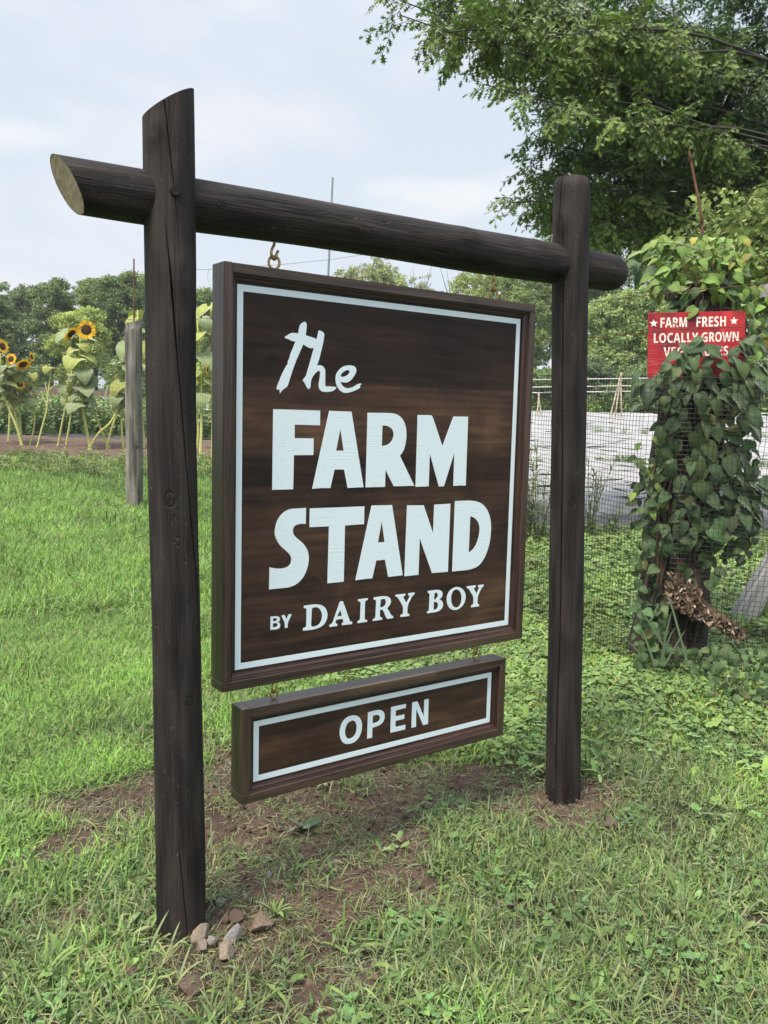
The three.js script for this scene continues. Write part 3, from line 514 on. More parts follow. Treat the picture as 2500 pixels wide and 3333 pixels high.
for (const [n, k] of Object.keys(rockMats).map((n, i) => [n, i])) { const t = rockTex(...rockMats[n], k * 3 + 1); rockMats[n] = std(0xffffff, 0.92, { map: t, bumpMap: t, bumpScale: 0.004 }); }
[ // u, v of its middle in the photograph, half width in pixels, height, kind, label
  [655, 3050, 34, 0.95, 'tan', 'pale tan stone leaning against the foot of the near post'],
  [655, 3085, 28, 0.8, 'tan', 'angular tan stone just below the one leaning on the near post'],
  [755, 3050, 26, 1.35, 'grey', 'upright pale grey stone right of the near post foot'],
  [738, 3092, 32, 0.7, 'tan', 'mottled ochre stone lying below the upright grey stone'],
  [690, 3078, 20, 0.6, 'grey', 'flat grey stone between the tan and ochre stones'],
  [738, 2998, 24, 0.8, 'brown', 'brown rounded stone behind the upright grey stone, left of a twin'],
  [772, 2996, 24, 0.8, 'brown', 'brown rounded stone behind the upright grey stone, right of its twin'],
  [850, 3010, 40, 0.6, 'pink', 'large flat earth brown stone right of the stones at the near post'],
  [470, 3052, 28, 0.8, 'pink', 'orange tan stone at the left side of the near post foot'],
  [425, 3022, 26, 0.5, 'grey', 'flat grey stone in the grass left of the near post'],
  [718, 2950, 18, 0.6, 'grey', 'small bluish grey stone behind the near post foot'],
  [622, 3225, 40, 0.8, 'brown', 'brown earth covered stone in the grass below the near post'],
  [415, 3188, 36, 0.6, 'brown', 'flat dark brown stone in the grass low at the left'],
  [876, 2857, 11, 1.0, 'grey', 'small round grey pebble on the soil'],
  [893, 2880, 10, 0.9, 'tan', 'small tan pebble beside the round grey pebble'],
  [915, 2942, 20, 0.9, 'brown', 'dark brown clod beyond the bright grass tuft'],
  [1537, 2604, 20, 1.0, 'pink', 'round brown stone on the grass below the OPEN sign, left of the far post'],
  [1177, 2525, 14, 0.6, 'tan', 'pale stone on the soil just under the OPEN sign'],
  [1775, 2690, 24, 0.7, 'brown', 'brown clod in the grass in front of the far post'],
  [1985, 2682, 28, 0.6, 'brown', 'brown clod in the grass right of the far post'],
  [1030, 2915, 18, 0.8, 'brown', 'brown clod on bare soil in the middle foreground'],
].forEach(([u, v, w, h, kind, label], i) => {
  const p = groundAt(u, v + w * h * 0.6), d = EYE.distanceTo(p), s = 1.12 * w * d / PX, r = rng(300 + i);
  const m = solo('stone', stoneGeometry(40 + i, s * r.in(0.95, 1.15), s * h, s * r.in(0.75, 0.95), kind === 'brown' ? 6 : 13), rockMats[kind], label, 'stone');
  m.position.set(p.x, ground(p.x, p.z) + s * h * 0.55, p.z); m.rotation.set(r.in(-0.15, 0.15), 0.6 + r.in(-0.5, 0.5), r.in(-0.2, 0.2));
});

// ------------------------------------------------------------------ grass and low weeds
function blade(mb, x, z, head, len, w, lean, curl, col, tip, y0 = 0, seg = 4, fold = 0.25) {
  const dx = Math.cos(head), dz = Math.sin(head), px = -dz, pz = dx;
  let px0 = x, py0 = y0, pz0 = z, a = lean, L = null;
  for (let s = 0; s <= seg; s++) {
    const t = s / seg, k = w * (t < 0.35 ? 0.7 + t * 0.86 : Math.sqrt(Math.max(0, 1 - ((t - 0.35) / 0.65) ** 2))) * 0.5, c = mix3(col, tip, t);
    if (s === seg) { const e = mb.v(px0, py0, pz0, 0, 1, c); mb.tri(L[0], L[1], e); } else { const row = [mb.v(px0 - px * k, py0 + k * fold, pz0 - pz * k, 0, t, c), mb.v(px0 + px * k, py0 - k * fold, pz0 + pz * k, 1, t, c)]; if (L) mb.quad(L[0], L[1], row[1], row[0]); L = row; }
    const st = len / seg; px0 += dx * Math.sin(a) * st; pz0 += dz * Math.sin(a) * st; py0 = Math.max(0.003, py0 + Math.cos(a) * st); a += curl / seg;
  }
}
function clump(kind, seed) {
  const r = rng(seed), mb = new MB();
  const hue = (c, s = 0.36) => { const k = 1 + r.in(-s, s), y = r.in(-0.12, 0.2); return [c[0] * k * (1 + y), c[1] * k, c[2] * k * (1 - y)]; };
  const spot = (R) => { const q = r() * 6.283, d = R * Math.sqrt(r()); return [Math.cos(q) * d, Math.sin(q) * d]; };
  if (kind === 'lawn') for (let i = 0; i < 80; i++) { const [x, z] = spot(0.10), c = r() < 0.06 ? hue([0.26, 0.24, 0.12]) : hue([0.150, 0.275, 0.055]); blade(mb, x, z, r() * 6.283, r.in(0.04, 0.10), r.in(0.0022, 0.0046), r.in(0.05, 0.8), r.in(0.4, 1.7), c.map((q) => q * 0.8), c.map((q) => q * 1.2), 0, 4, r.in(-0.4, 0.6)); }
  if (kind === 'crab') {
    for (let i = 0; i < 50; i++) { const [x, z] = spot(0.11), e = r(), dry = e < 0.08, c = dry ? hue([0.30, 0.28, 0.18]) : e < 0.30 ? hue([0.215, 0.255, 0.135], 0.2) : e < 0.70 ? hue([0.130, 0.200, 0.062]) : hue([0.070, 0.130, 0.034]); blade(mb, x, z, r() * 6.283, r.in(0.025, 0.11), dry ? r.in(0.0015, 0.003) : r.in(0.0022, 0.0068), r.in(0.25, 1.55), r.in(-0.5, 2.0), c, c.map((q) => q * 1.15), r.in(0.001, 0.022), 5, r.in(-1.1, 1.1)); }
    for (let i = 0; i < 9; i++) { const [x, z] = spot(0.11), c = hue([0.22, 0.215, 0.125]); blade(mb, x, z, r() * 6.283, r.in(0.06, 0.17), 0.0016, r.in(1.0, 1.6), r.in(-0.9, 0.9), c, c, r.in(0.004, 0.03), 6, 0.1); }
  }
  if (kind === 'clip') for (let i = 0; i < 24; i++) { const [x, z] = spot(0.13), q = r(), c = q < 0.30 ? hue([0.31, 0.285, 0.20]) : q < 0.64 ? hue([0.23, 0.26, 0.15]) : hue([0.115, 0.17, 0.066]); blade(mb, x, z, r() * 6.283, r.in(0.015, 0.085), q < 0.3 ? r.in(0.0012, 0.0028) : r.in(0.0016, 0.0060), r.in(1.3, 1.62), r.in(-0.8, 0.8), c, c.map((k) => k * 1.1), r.in(0.003, 0.014), 4, r.in(-1, 1)); }
  if (kind === 'clover') for (let i = 0; i < 24; i++) {
    const [x, z] = spot(0.12), h = r.in(0.02, 0.07), q = r() * 6.283, c = hue([0.115, 0.205, 0.070], 0.32), tx = r.in(-0.5, 0.5), tz = r.in(-0.5, 0.5), R = r.in(0.006, 0.012);
    for (let l = 0; l < 3; l++) { const a = q + l * 2.094, o = mb.v(x, h, z, 0, 0, c), ring = []; for (let k = 0; k < 6; k++) { const b = a - 1.0 + k * 0.4, d = R * (k === 0 || k === 5 ? 1.15 : 1.75); const ex = Math.cos(b) * d, ez = Math.sin(b) * d; ring.push(mb.v(x + ex, h + ex * tx + ez * tz - (k === 2 || k === 3 ? 0 : 0.0025), z + ez, 1, k / 5, c.map((w) => w * 1.15))); } for (let k = 0; k < 5; k++) mb.tri(o, ring[k + 1], ring[k]); }
    if (i % 3 === 0) blade(mb, x, z, q, h * 1.1, 0.002, 0.1, 0.2, c, c);
  }
  if (kind === 'broad') for (let i = 0; i < 14; i++) { const [x, z] = spot(0.11), c = r() < 0.3 ? hue([0.20, 0.27, 0.12], 0.2) : hue([0.115, 0.205, 0.065], 0.3); blade(mb, x, z, r() * 6.283, r.in(0.03, 0.085), r.in(0.011, 0.026), r.in(0.4, 1.3), r.in(0.2, 1.5), c, c.map((q) => q * 1.2), r.in(0, 0.035), 6, r.in(-0.5, 0.8)); }
  return mb.geo();
}
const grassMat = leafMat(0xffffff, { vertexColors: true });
{
  const kinds = ['lawn', 'crab', 'clip', 'clover', 'broad'], lists = {}, r = rng(5), m = new THREE.Matrix4(), q = new THREE.Quaternion(), up = V(0, 1, 0);
  const geos = {}; for (const k of kinds) { geos[k] = [clump(k, 11), clump(k, 12), clump(k, 13)]; lists[k] = [[], [], []]; }
  const put = (k, x, z, s, tint, sy = 1) => { q.setFromAxisAngle(up, r() * 6.283); m.compose(V(x, ground(x, z) - 0.004, z), q, V(s, s * sy, s)); lists[k][Math.floor(r() * 3)].push({ m: m.clone(), c: tint }); };
  const yaw = 0.6351;
  for (let n = 0; n < 52000; n++) {
    // even over the ground close by, thinning out with distance
    const near = n < 10500, d = near ? Math.sqrt(r.in(0.5, 26)) : 4.6 * Math.pow(32 / 4.6, Math.pow(r(), 0.85)), a = yaw + (near ? r.in(-1.0, 1.0) : r.in(-0.76, 0.76)), x = EYE.x + Math.sin(a) * d, z = EYE.z - Math.cos(a) * d;
    const dep = (x - EYE.x) * FWD.x + (z - EYE.z) * FWD.z, lat = (x - EYE.x) * 0.805 + (z - EYE.z) * 0.593, w = lat / Math.max(dep, 0.5);
    const s = soil(x, z), patch = fbm(x * 1.3, z * 1.3, 5, 3), fine = fbm(x * 3.4, z * 3.4, 15, 2), bare = sstep(0.02, 0.34, fbm(x * 4, z * 4, 14, 3)) * sstep(4.5, 3, dep);
    const mown = sstep(2.5, 4.4, dep + 0.9 * Math.max(0, -w - 0.15) * 2 - 1.2 * Math.max(0, w) + 1.6 * patch), left = sstep(0.05, -0.16, w + 0.12 * patch);
    if (dep > 9.3 && w > -0.06) continue;
    if (w < 0.02 && dep > 15.2 && dep < 21) continue;
    if (r() < s * 0.97) { if (r() < 0.9) put(r() < 0.74 ? 'clip' : 'crab', x, z, r.in(0.4, 0.75), lin(0.95, 0.93, 0.9), 0.8); continue; }
    if (r() < 0.75 * bare) { if (r() < 0.6) put('clip', x, z, r.in(0.6, 1), lin(1, 1, 1)); continue; }
    const size = d < 6 ? r.in(0.7, 1.15) : r.in(1.0, 1.6) * (1 + d * 0.015);
    const k = 1 + 0.6 * patch + 0.6 * fine;
    if (r() < mown) {
      if (left > r()) { const g = 1.05 + 0.6 * patch + 0.3 * fine; if (r() < 0.16 + 0.5 * sstep(0.05, 0.3, fine)) put('crab', x, z, size, lin(1.08 * g, 1.12 * g, 0.95 * g)); else put('lawn', x, z, size * 1.05, lin(1.10 * g, 1.15 * g, 1.05 * g)); if (r() < 0.16) put('broad', x, z, size * 0.7, lin(k, 1.1 * k, k)); } else { const e = r(); put(e < 0.36 ? 'clover' : e < 0.58 ? 'broad' : e < 0.80 ? 'lawn' : 'crab', x, z, size, lin(1.28 * k, 1.27 * k, 0.9 * k)); }
    } else { const e = r(); put(e < 0.62 ? 'crab' : e < 0.85 ? 'clip' : e < 0.89 ? 'clover' : e < 0.94 ? 'broad' : 'lawn', x, z, size * (e < 0.68 ? 1.0 : 0.8), lin(0.96 * k, 1.08 * k, 0.88 * k)); }
  }
  const label = { lawn: 'fine vivid green lawn grass covering the ground', crab: 'coarse flattened green grass in the foreground', clip: 'loose dry grass clippings strewn over soil and grass', clover: 'low round leaved green clover in the turf', broad: 'small broad leaved green weeds in the turf' };
  const nm = { lawn: 'lawn_grass', crab: 'coarse_grass', clip: 'grass_clippings', clover: 'clover_patch', broad: 'turf_weeds' };
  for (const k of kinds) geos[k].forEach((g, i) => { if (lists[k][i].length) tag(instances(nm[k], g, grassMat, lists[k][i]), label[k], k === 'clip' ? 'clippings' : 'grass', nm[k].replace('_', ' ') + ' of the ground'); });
}

{ // crumbs of earth on the dug soil
  const r = rng(404), g = [stoneGeometry(71, 1, 0.8, 0.9, 5), stoneGeometry(72, 1, 0.7, 1.1, 5)].map((x) => { const q = new THREE.IcosahedronGeometry(1, 1), p = q.attributes.position; for (let i = 0; i < p.count; i++) { const k = 1 + 0.35 * noise(p.getX(i) * 1.7 + 5, p.getY(i) * 1.7, p.getZ(i) * 1.7); p.setXYZ(i, p.getX(i) * k, p.getY(i) * k * 0.8, p.getZ(i) * k); } q.computeVertexNormals(); return q; }), list = [[], []];
  for (let n = 0; n < 15000; n++) { const x = r.in(-0.9, 2.1), z = r.in(-1.6, 0.9), s = soil(x, z); if (r() > s * 0.45) continue; const k = 0.0022 + 0.011 * Math.pow(r(), 4), b = r.in(0.6, 1.35); list[n % 2].push({ m: new THREE.Matrix4().compose(V(x, ground(x, z) + k * 0.4, z), new THREE.Quaternion().setFromEuler(new THREE.Euler(r() * 6, r() * 6, r() * 6)), V(k, k, k)), c: lin(0.092 * b, 0.064 * b, 0.047 * b) }); }
  list.forEach((l, i) => tag(instances('soil_crumbs', g[i], std(0xffffff, 0.97), l), 'loose brown crumbs of earth on the dug soil', 'soil', 'soil crumbs of the dug ground'));
}

// ------------------------------------------------------------------ trees beyond the field
function leafClump(seed, n, R, size) {
  const r = rng(seed), mb = new MB();
  for (let i = 0; i < n; i++) {
    const d = V(r.gauss(), r.gauss() * 0.7, r.gauss()).multiplyScalar(R), a = V(r.gauss(), r.gauss() * 0.6 - 0.25, r.gauss()).normalize(), b = V(r.gauss(), r.gauss(), r.gauss()).cross(a).normalize(), s = size * r.in(0.7, 1.3), k = r.in(0.75, 1.25), c = [k, k * r.in(0.96, 1.06), k * 0.95];
    const p = (x, y) => mb.v(d.x + a.x * x * s + b.x * y * s, d.y + a.y * x * s + b.y * y * s, d.z + a.z * x * s + b.z * y * s, x, y, c);
    const q = [p(-0.5, 0), p(0.05, 0.3), p(0.55, 0), p(0, -0.3)]; mb.quad(...q);
  }
  return mb.geo();
}
const farLeaf = std(0xffffff, 0.8, { vertexColors: true });
const farLeafMat = new THREE.MeshPhysicalMaterial({ color: 0xffffff, vertexColors: true, roughness: 1, transmission: 0.35, thickness: 0, side: THREE.DoubleSide });
const farClumps = [leafClump(1, 26, 0.34, 0.26), leafClump(2, 26, 0.34, 0.26), leafClump(3, 26, 0.38, 0.24)];
function farTree({ u, top, wide, depth, tint, label, seed, name = 'field_tree', n = 1500, low = 0.12, airy = 0, bare = 0, group, lobes = 22, category = 'tree' }) {
  const base = footAt(u, depth), H = at(u, top, depth).y - base.y, W = wide * depth / PX, r = rng(seed);
  const root = thing(name, label, category, base, group);
  const wood = new MB(), lean = r.in(-0.04, 0.04) * H, crown = V(base.x + lean, base.y + H * 0.55, base.z);
  limb(wood, smooth([base.clone().add(V(0, -0.3, 0)), base.clone().add(V(lean * 0.3, H * 0.3, 0)), crown.clone(), base.clone().add(V(lean, H * 0.86, 0))], 8), H * 0.022 + 0.05, H * 0.005, 7);
  const puffs = [];
  for (let i = 0; i < lobes; i++) {
    const t = (i + 0.5) / lobes, h = mix(low, 0.93, Math.pow(t, 0.8)), prof = Math.sqrt(Math.max(0.05, 1 - ((h - 0.50) / 0.52) ** 2)), q = i * 2.4 + r(), d = prof * W * 0.5 * r.in(0.35, 0.78), s = W * r.in(0.16, 0.26) * (0.7 + 0.4 * prof);
    const c = V(base.x + lean * h + Math.cos(q) * d, base.y + H * h - (h > 0.8 ? s * 0.3 : 0), base.z + Math.sin(q) * d);
    puffs.push([c, s]);
    limb(wood, curve(V(base.x + lean * h * 0.7, base.y + H * Math.max(0.12, h * 0.72), base.z), c, -0.06 * H * r(), 5), H * 0.008 + 0.02, 0.012, 4);
  }
  if (bare) for (let i = 0; i < bare; i++) { const q = r() * 6.28; limb(wood, curve(V(base.x, base.y + H * r.in(0.55, 0.8), base.z), V(base.x + Math.cos(q) * W * 0.42, base.y + H * r.in(0.85, 1.03), base.z + Math.sin(q) * W * 0.42), 0.02 * H, 6), H * 0.008, 0.012, 4); }
  part('trunk', wood.geo(), bare ? greyMat : barkMat, root);
  const lists = [[], [], []], m = new THREE.Matrix4(), q = new THREE.Quaternion();
  const count = Math.round(n * (airy ? 0.55 : 1));
  for (let i = 0; i < count; i++) {
    const [c, s] = puffs[Math.floor(r() * puffs.length)], dir = V(r.gauss(), r.gauss() + 0.25, r.gauss()).normalize(), k = Math.pow(r(), 0.33) * r.in(0.85, 1.12);
    const p = c.clone().add(dir.multiplyScalar(s * k).multiply(V(1, 0.8, 1)));
    if (fbm(p.x * 1.1, p.y * 1.3, p.z * 1.1, 2) < -0.12 - (airy ? -0.1 : 0.06)) continue;
    const z = Math.max(0.55, W * 0.10) * r.in(0.7, 1.25);
    q.setFromEuler(new THREE.Euler(r.in(-0.5, 0.5), r() * 6.28, r.in(-0.5, 0.5)));
    const b = r.in(0.6, 1.4) * (1 + 0.3 * fbm(p.x * 0.5, p.y * 0.5, p.z * 0.5 + seed, 2)), y = r.in(-0.06, 0.14);
    lists[Math.floor(r() * 3)].push({ m: new THREE.Matrix4().compose(p, q, V(z, z, z)), c: lin(2.1 * tint[0] * b * (1 + y), 2.0 * tint[1] * b, 1.7 * tint[2] * b * (1 - y)) });
  }
  lists.forEach((l, i) => { if (l.length) instances('crown', farClumps[i], farLeafMat, l, root); });
  return root;
}
const DEEP = [0.072, 0.118, 0.050], MID = [0.100, 0.155, 0.058], FRESH = [0.165, 0.225, 0.070], BLUE = [0.068, 0.108, 0.060];
[
  [-40, 915, 260, 64, DEEP, 'dark green tree cut by the left edge of the photo in the far tree line'],
  [75, 925, 190, 68, BLUE, 'bluish green rounded tree second from the left in the far tree line'],
  [168, 898, 170, 60, DEEP, 'tall domed dark tree left of the dip in the far tree line'],
  [262, 1000, 170, 54, FRESH, 'lower yellow green tree standing before the dip in the far tree line'],
  [310, 890, 190, 66, MID, 'mid green tree right of the dip in the far tree line'],
  [405, 872, 190, 60, DEEP, 'large dark green tree behind the rusty rod left of the near post'],
  [500, 868, 220, 64, MID, 'green tree hidden mostly behind the near sign post'],
  [640, 930, 150, 72, MID, 'small topped tree between the near post and the large sign'],
  [730, 950, 150, 74, BLUE, 'pale far tree beside the left edge of the large sign'],
].forEach(([u, top, wide, depth, tint, label], i) => farTree({ u, top, wide, depth, tint, label, seed: 60 + i, n: 1700, group: 'trees in the far tree line on the left' }));
farTree({ u: 1195, top: 840, wide: 260, depth: 84, tint: [0.135, 0.175, 0.085], label: 'round topped tree above the middle of the large sign', seed: 80, n: 1800 });
farTree({ u: 1345, top: 868, wide: 120, depth: 88, tint: [0.125, 0.165, 0.085], label: 'thin tree with pale bare forked limbs above the large sign', seed: 81, n: 700, airy: 1, bare: 9 });
farTree({ u: 1465, top: 878, wide: 130, depth: 80, tint: [0.14, 0.185, 0.075], label: 'sparse airy tree between bare forked tree and far hook', seed: 82, n: 600, airy: 1, bare: 4 });
farTree({ u: 1560, top: 862, wide: 230, depth: 66, tint: [0.13, 0.18, 0.062], label: 'broad yellow green tree behind the far hook of the large sign', seed: 83, n: 1900 });
farTree({ u: 1700, top: 850, wide: 230, depth: 60, tint: MID, label: 'green tree behind the gap between large sign and far post', seed: 84, n: 1900 });
farTree({ u: 1880, top: 720, wide: 300, depth: 64, tint: DEEP, label: 'tall dark tree directly behind the far sign post', seed: 85, n: 2400 });
farTree({ u: 2010, top: 940, wide: 300, depth: 48, tint: [0.135, 0.20, 0.085], label: 'full leafed lighter green tree left of the red sign', seed: 86, n: 2300, low: 0.05, lobes: 30 });
farTree({ u: 2200, top: 640, wide: 340, depth: 56, tint: DEEP, label: 'dark tall tree behind the vine covered stump', seed: 87, n: 2400 });
farTree({ u: 2420, top: 700, wide: 340, depth: 52, tint: MID, label: 'green tree beyond the stump at the right edge', seed: 88, n: 2200 });
farTree({ u: 2640, top: 620, wide: 360, depth: 54, tint: DEEP, label: 'dark tree beyond the right edge of the photo', seed: 89, n: 1500 });
[[60, 1205, 200, 50, DEEP], [420, 1180, 200, 47, MID], [640, 1190, 180, 46, FRESH], [1740, 1205, 190, 44, DEEP], [1900, 1160, 170, 45, BLUE], [2080, 1180, 190, 42, DEEP], [2300, 1150, 230, 44, DEEP], [2500, 1180, 220, 43, MID]].forEach(([u, top, wide, depth, tint], i) => farTree({ u, top, wide, depth, tint, name: 'hedge_bush', category: 'bush', label: ['dark bush at the foot of the far trees at the left edge', 'green bush left of the near post under the far trees', 'fresh green bush between near post and large sign', 'dark bush right of the large sign under the far trees', 'bluish bush behind the far post', 'dark bush left of the stump below the lighter tree', 'dark bush behind the stump', 'green bush right of the stump'][i], seed: 120 + i, n: 800, low: 0.05, lobes: 14 }));

{ // a low brown bank along the field on the left
  const mb = new MB(), ids = [], L = footAt(60, 44), R = footAt(440, 44);
  for (let i = 0; i <= 60; i++) { const p = L.clone().lerp(R, i / 60), row = []; for (let j = 0; j <= 10; j++) { const t = j / 10, h = 0.8 * Math.sin(Math.PI * t) ** 0.6 * (0.8 + 0.5 * fbm(p.x * 0.45, j * 0.25, 3, 3)) * sstep(0, 12, i) * sstep(60, 48, i); row.push(mb.v(p.x + FWD.x * (t - 0.5) * 3, p.y + h - 0.03, p.z + FWD.z * (t - 0.5) * 3 + 0.2 * noise(i * 0.4, j), i, j)); } ids.push(row); }
  for (let i = 0; i < 60; i++) for (let j = 0; j < 10; j++) mb.quad(ids[i][j], ids[i + 1][j], ids[i + 1][j + 1], ids[i][j + 1]);
  solo('earth_bank', mb.geo(), std(0xffffff, 0.95, { map: rockTex([0.045, 0.028, 0.022], [0.10, 0.066, 0.05], 7) }), 'low dark brown bank of earth below the far trees on the left', null, null, 'structure');
}

// ------------------------------------------------------------------ the field: fabric covered beds, crops, mulch
function sheet(name, label, u0, u1, d0, d1, mat, lift, wave, nu = 60, nd = 30, seed = 0, kind = 'structure', category = null) {
  const mb = new MB(), ids = [];
  for (let j = 0; j <= nd; j++) { const row = [], d = mix(d0, d1, j / nd); for (let i = 0; i <= nu; i++) { const p = footAt(mix(u0, u1, i / nu), d + 0.25 * noise(i * 0.15, seed + j)); const e = sstep(0, 0.06, Math.min(j / nd, 1 - j / nd)); row.push(mb.v(p.x, p.y + (lift + wave * (0.5 + fbm(p.x * 0.9 + seed, p.z * 0.9, 2, 3)) + (mat === fabricMat ? 0.034 * Math.sin(d * 4.3 + 0.6 * noise(p.x * 0.4, seed)) + 0.03 * noise(p.x * 2.2, p.z * 2.2, seed) : 0)) * e - 0.02 * (1 - e) + 0.012, p.z, p.x, p.z)); } ids.push(row); }
  for (let j = 0; j < nd; j++) for (let i = 0; i < nu; i++) mb.quad(ids[j][i], ids[j][i + 1], ids[j + 1][i + 1], ids[j + 1][i]);
  return solo(name, mb.geo(), mat, label, category, null, kind);
}
const fabricTex = texture(512, 512, (u, v) => { const k = 0.86 + 0.34 * woodTile(u, v, 6, 40, 2) - 0.22 * sstep(0.2, 0.5, woodTile(u, v, 5, 6, 8)); return [0.345 * k, 0.352 * k, 0.365 * k]; });
const fabricMat = std(0xffffff, 0.75, { map: scaled(fabricTex, 0.16, 0.16), bumpMap: scaled(fabricTex, 0.16, 0.16), bumpScale: 0.12 });
sheet('fabric_cover', 'nearest strip of white ground fabric on the field behind the far post', 1150, 2900, 10.1, 15.9, fabricMat, 0.10, 0.12, 120, 60, 1);
sheet('fabric_cover', 'middle strip of white ground fabric on the field between weed rows', 1150, 2900, 16.3, 25.2, fabricMat, 0.10, 0.14, 120, 70, 2);
sheet('fabric_cover', 'farthest strip of white ground fabric on the field', 1100, 2900, 25.7, 41, fabricMat, 0.10, 0.14, 120, 90, 3);
const plastic = std(lin(0.035, 0.035, 0.040), 0.35);
sheet('plastic_mulch', 'black plastic sheet along the near edge of the white fabric', 1500, 2900, 9.0, 10.15, plastic, 0.02, 0.07, 90, 14, 4);
sheet('plastic_mulch', 'black plastic strip along the far side of the sunflower bed', -300, 760, 20.2, 20.9, plastic, 0.03, 0.06, 70, 6, 5);
const mulchTex = rockTex([0.06, 0.036, 0.026], [0.19, 0.125, 0.09], 12);
sheet('mulch_bed', 'brown mulched bed from which the sunflowers grow', -320, 760, 15.4, 20.2, std(0xffffff, 0.95, { map: mulchTex, bumpMap: mulchTex, bumpScale: 0.03 }), 0.02, 0.06, 90, 30, 6);
[[-100, 120, 33, 'left'], [175, 320, 34, 'second'], [330, 410, 36, 'third'], [430, 780, 31, 'right']].forEach(([u0, u1, d, w], i) => sheet('row_cover', ['white row cover behind the sunflowers at the left edge', 'white row cover behind the branched sunflower', 'white row cover behind the tallest sunflower', 'white row cover behind the near post'][i], u0, u1, d, d + 1.4, fabricMat, 0.28, 0.16, 30, 10, 20 + i, null, 'row cover'));

function weedClump(seed, narrow) {                    // leafy upright field plants, about 0.5 m across
  const r = rng(seed), mb = new MB();
  for (let i = 0; i < 16; i++) {
    const q = r() * 6.28, d = 0.20 * Math.sqrt(r()), x = Math.cos(q) * d, z = Math.sin(q) * d, h = r.in(0.18, 0.52), lx = r.in(-0.12, 0.12), lz = r.in(-0.12, 0.12), k = r.in(0.75, 1.25), c = [0.11 * k * r.in(0.8, 1.3), 0.18 * k, 0.062 * k];
    limb(mb, [V(x, 0, z), V(x + lx * 0.4, h * 0.5, z + lz * 0.4), V(x + lx, h, z + lz)], 0.005, 0.002, 3, c);
    for (let j = 0; j < 9; j++) { const t = (j + 1) / 9; blade(mb, x + lx * t, z + lz * t, r() * 6.28, narrow ? r.in(0.08, 0.16) : r.in(0.05, 0.11), narrow ? 0.014 : r.in(0.03, 0.055), r.in(0.5, 1.3), r.in(0.3, 1.2), c, c.map((w) => w * 1.2), h * t, 3, 0.3); }
  }
  return mb.geo();
}
{
  const geos = [weedClump(1, false), weedClump(2, true), weedClump(3, false)], r = rng(31);
  const row = (name, label, u0, u1, d0, d1, n, s0, s1, tint = [1, 1, 1]) => { const list = []; for (let i = 0; i < n; i++) { const p = footAt(r.in(u0, u1), r.in(d0, d1)), s = r.in(s0, s1), k = r.in(0.75, 1.25); list.push({ m: new THREE.Matrix4().compose(p, new THREE.Quaternion().setFromAxisAngle(V(0, 1, 0), r() * 6.28), V(s, s, s)), c: lin(tint[0] * k, tint[1] * k, tint[2] * k) }); } return tag(instances(name, geos[Math.floor(r() * 3)], grassMat, list), label, 'field plants'); };
  row('crop_row', 'low green weeds between the first and second fabric strips', 1600, 2900, 15.6, 16.6, 70, 0.25, 0.6, [1.1, 1.15, 1]);
  row('crop_row', 'scattered weeds poking up through the nearest white fabric', 1600, 2900, 11.2, 14.6, 26, 0.25, 0.6, [1.2, 1.25, 1]);
  row('crop_row', 'thin green row between the second and third fabric strips', 1900, 2900, 25.2, 26.0, 80, 0.35, 0.7, [1.2, 1.3, 1]);
  row('crop_field', 'green crop field beyond the white fabric', 900, 2900, 42, 52, 900, 1.0, 1.7, [1.7, 1.65, 1.1]);
  row('crop_field', 'yellow green field plants behind the sunflower bed', -300, 900, 33, 41, 600, 0.6, 1.1, [1.7, 1.55, 0.9]);
  row('flower_border', 'bushy dark green flower border behind the sunflowers', -300, 800, 21.0, 23.2, 420, 0.9, 1.7, [1.5, 1.5, 1.4]);
  row('crop_field', 'green rows beyond the flower border on the left', -300, 900, 24, 32, 450, 0.8, 1.2, [1.6, 1.6, 1.2]);
  row('rough_growth', 'rough green growth along the foot of the wire fence on the left', -250, 1000, 12.5, 15.6, 420, 0.22, 0.5, [1.6, 1.45, 1.1]);
  row('rough_growth', 'weedy growth between wire fence and black plastic', 1100, 2800, 6.3, 8.6, 300, 0.10, 0.24, [1.5, 1.6, 1.1]);
  const bloom = new THREE.IcosahedronGeometry(0.035, 1), pinks = []; for (let i = 0; i < 70; i++) { const p = footAt(r.in(150, 760), r.in(21, 22.6)), s = r.in(0.6, 1.3); p.y += r.in(0.35, 0.85); pinks.push({ m: new THREE.Matrix4().compose(p, new THREE.Quaternion(), V(s, s * 0.7, s)), c: r() < 0.5 ? lin(0.62, 0.40, 0.30) : lin(0.75, 0.70, 0.62) }); }
  tag(instances('border_blossoms', bloom, std(0xffffff, 0.8), pinks), 'pale pink and white blossoms in the flower border', 'flowers');
}
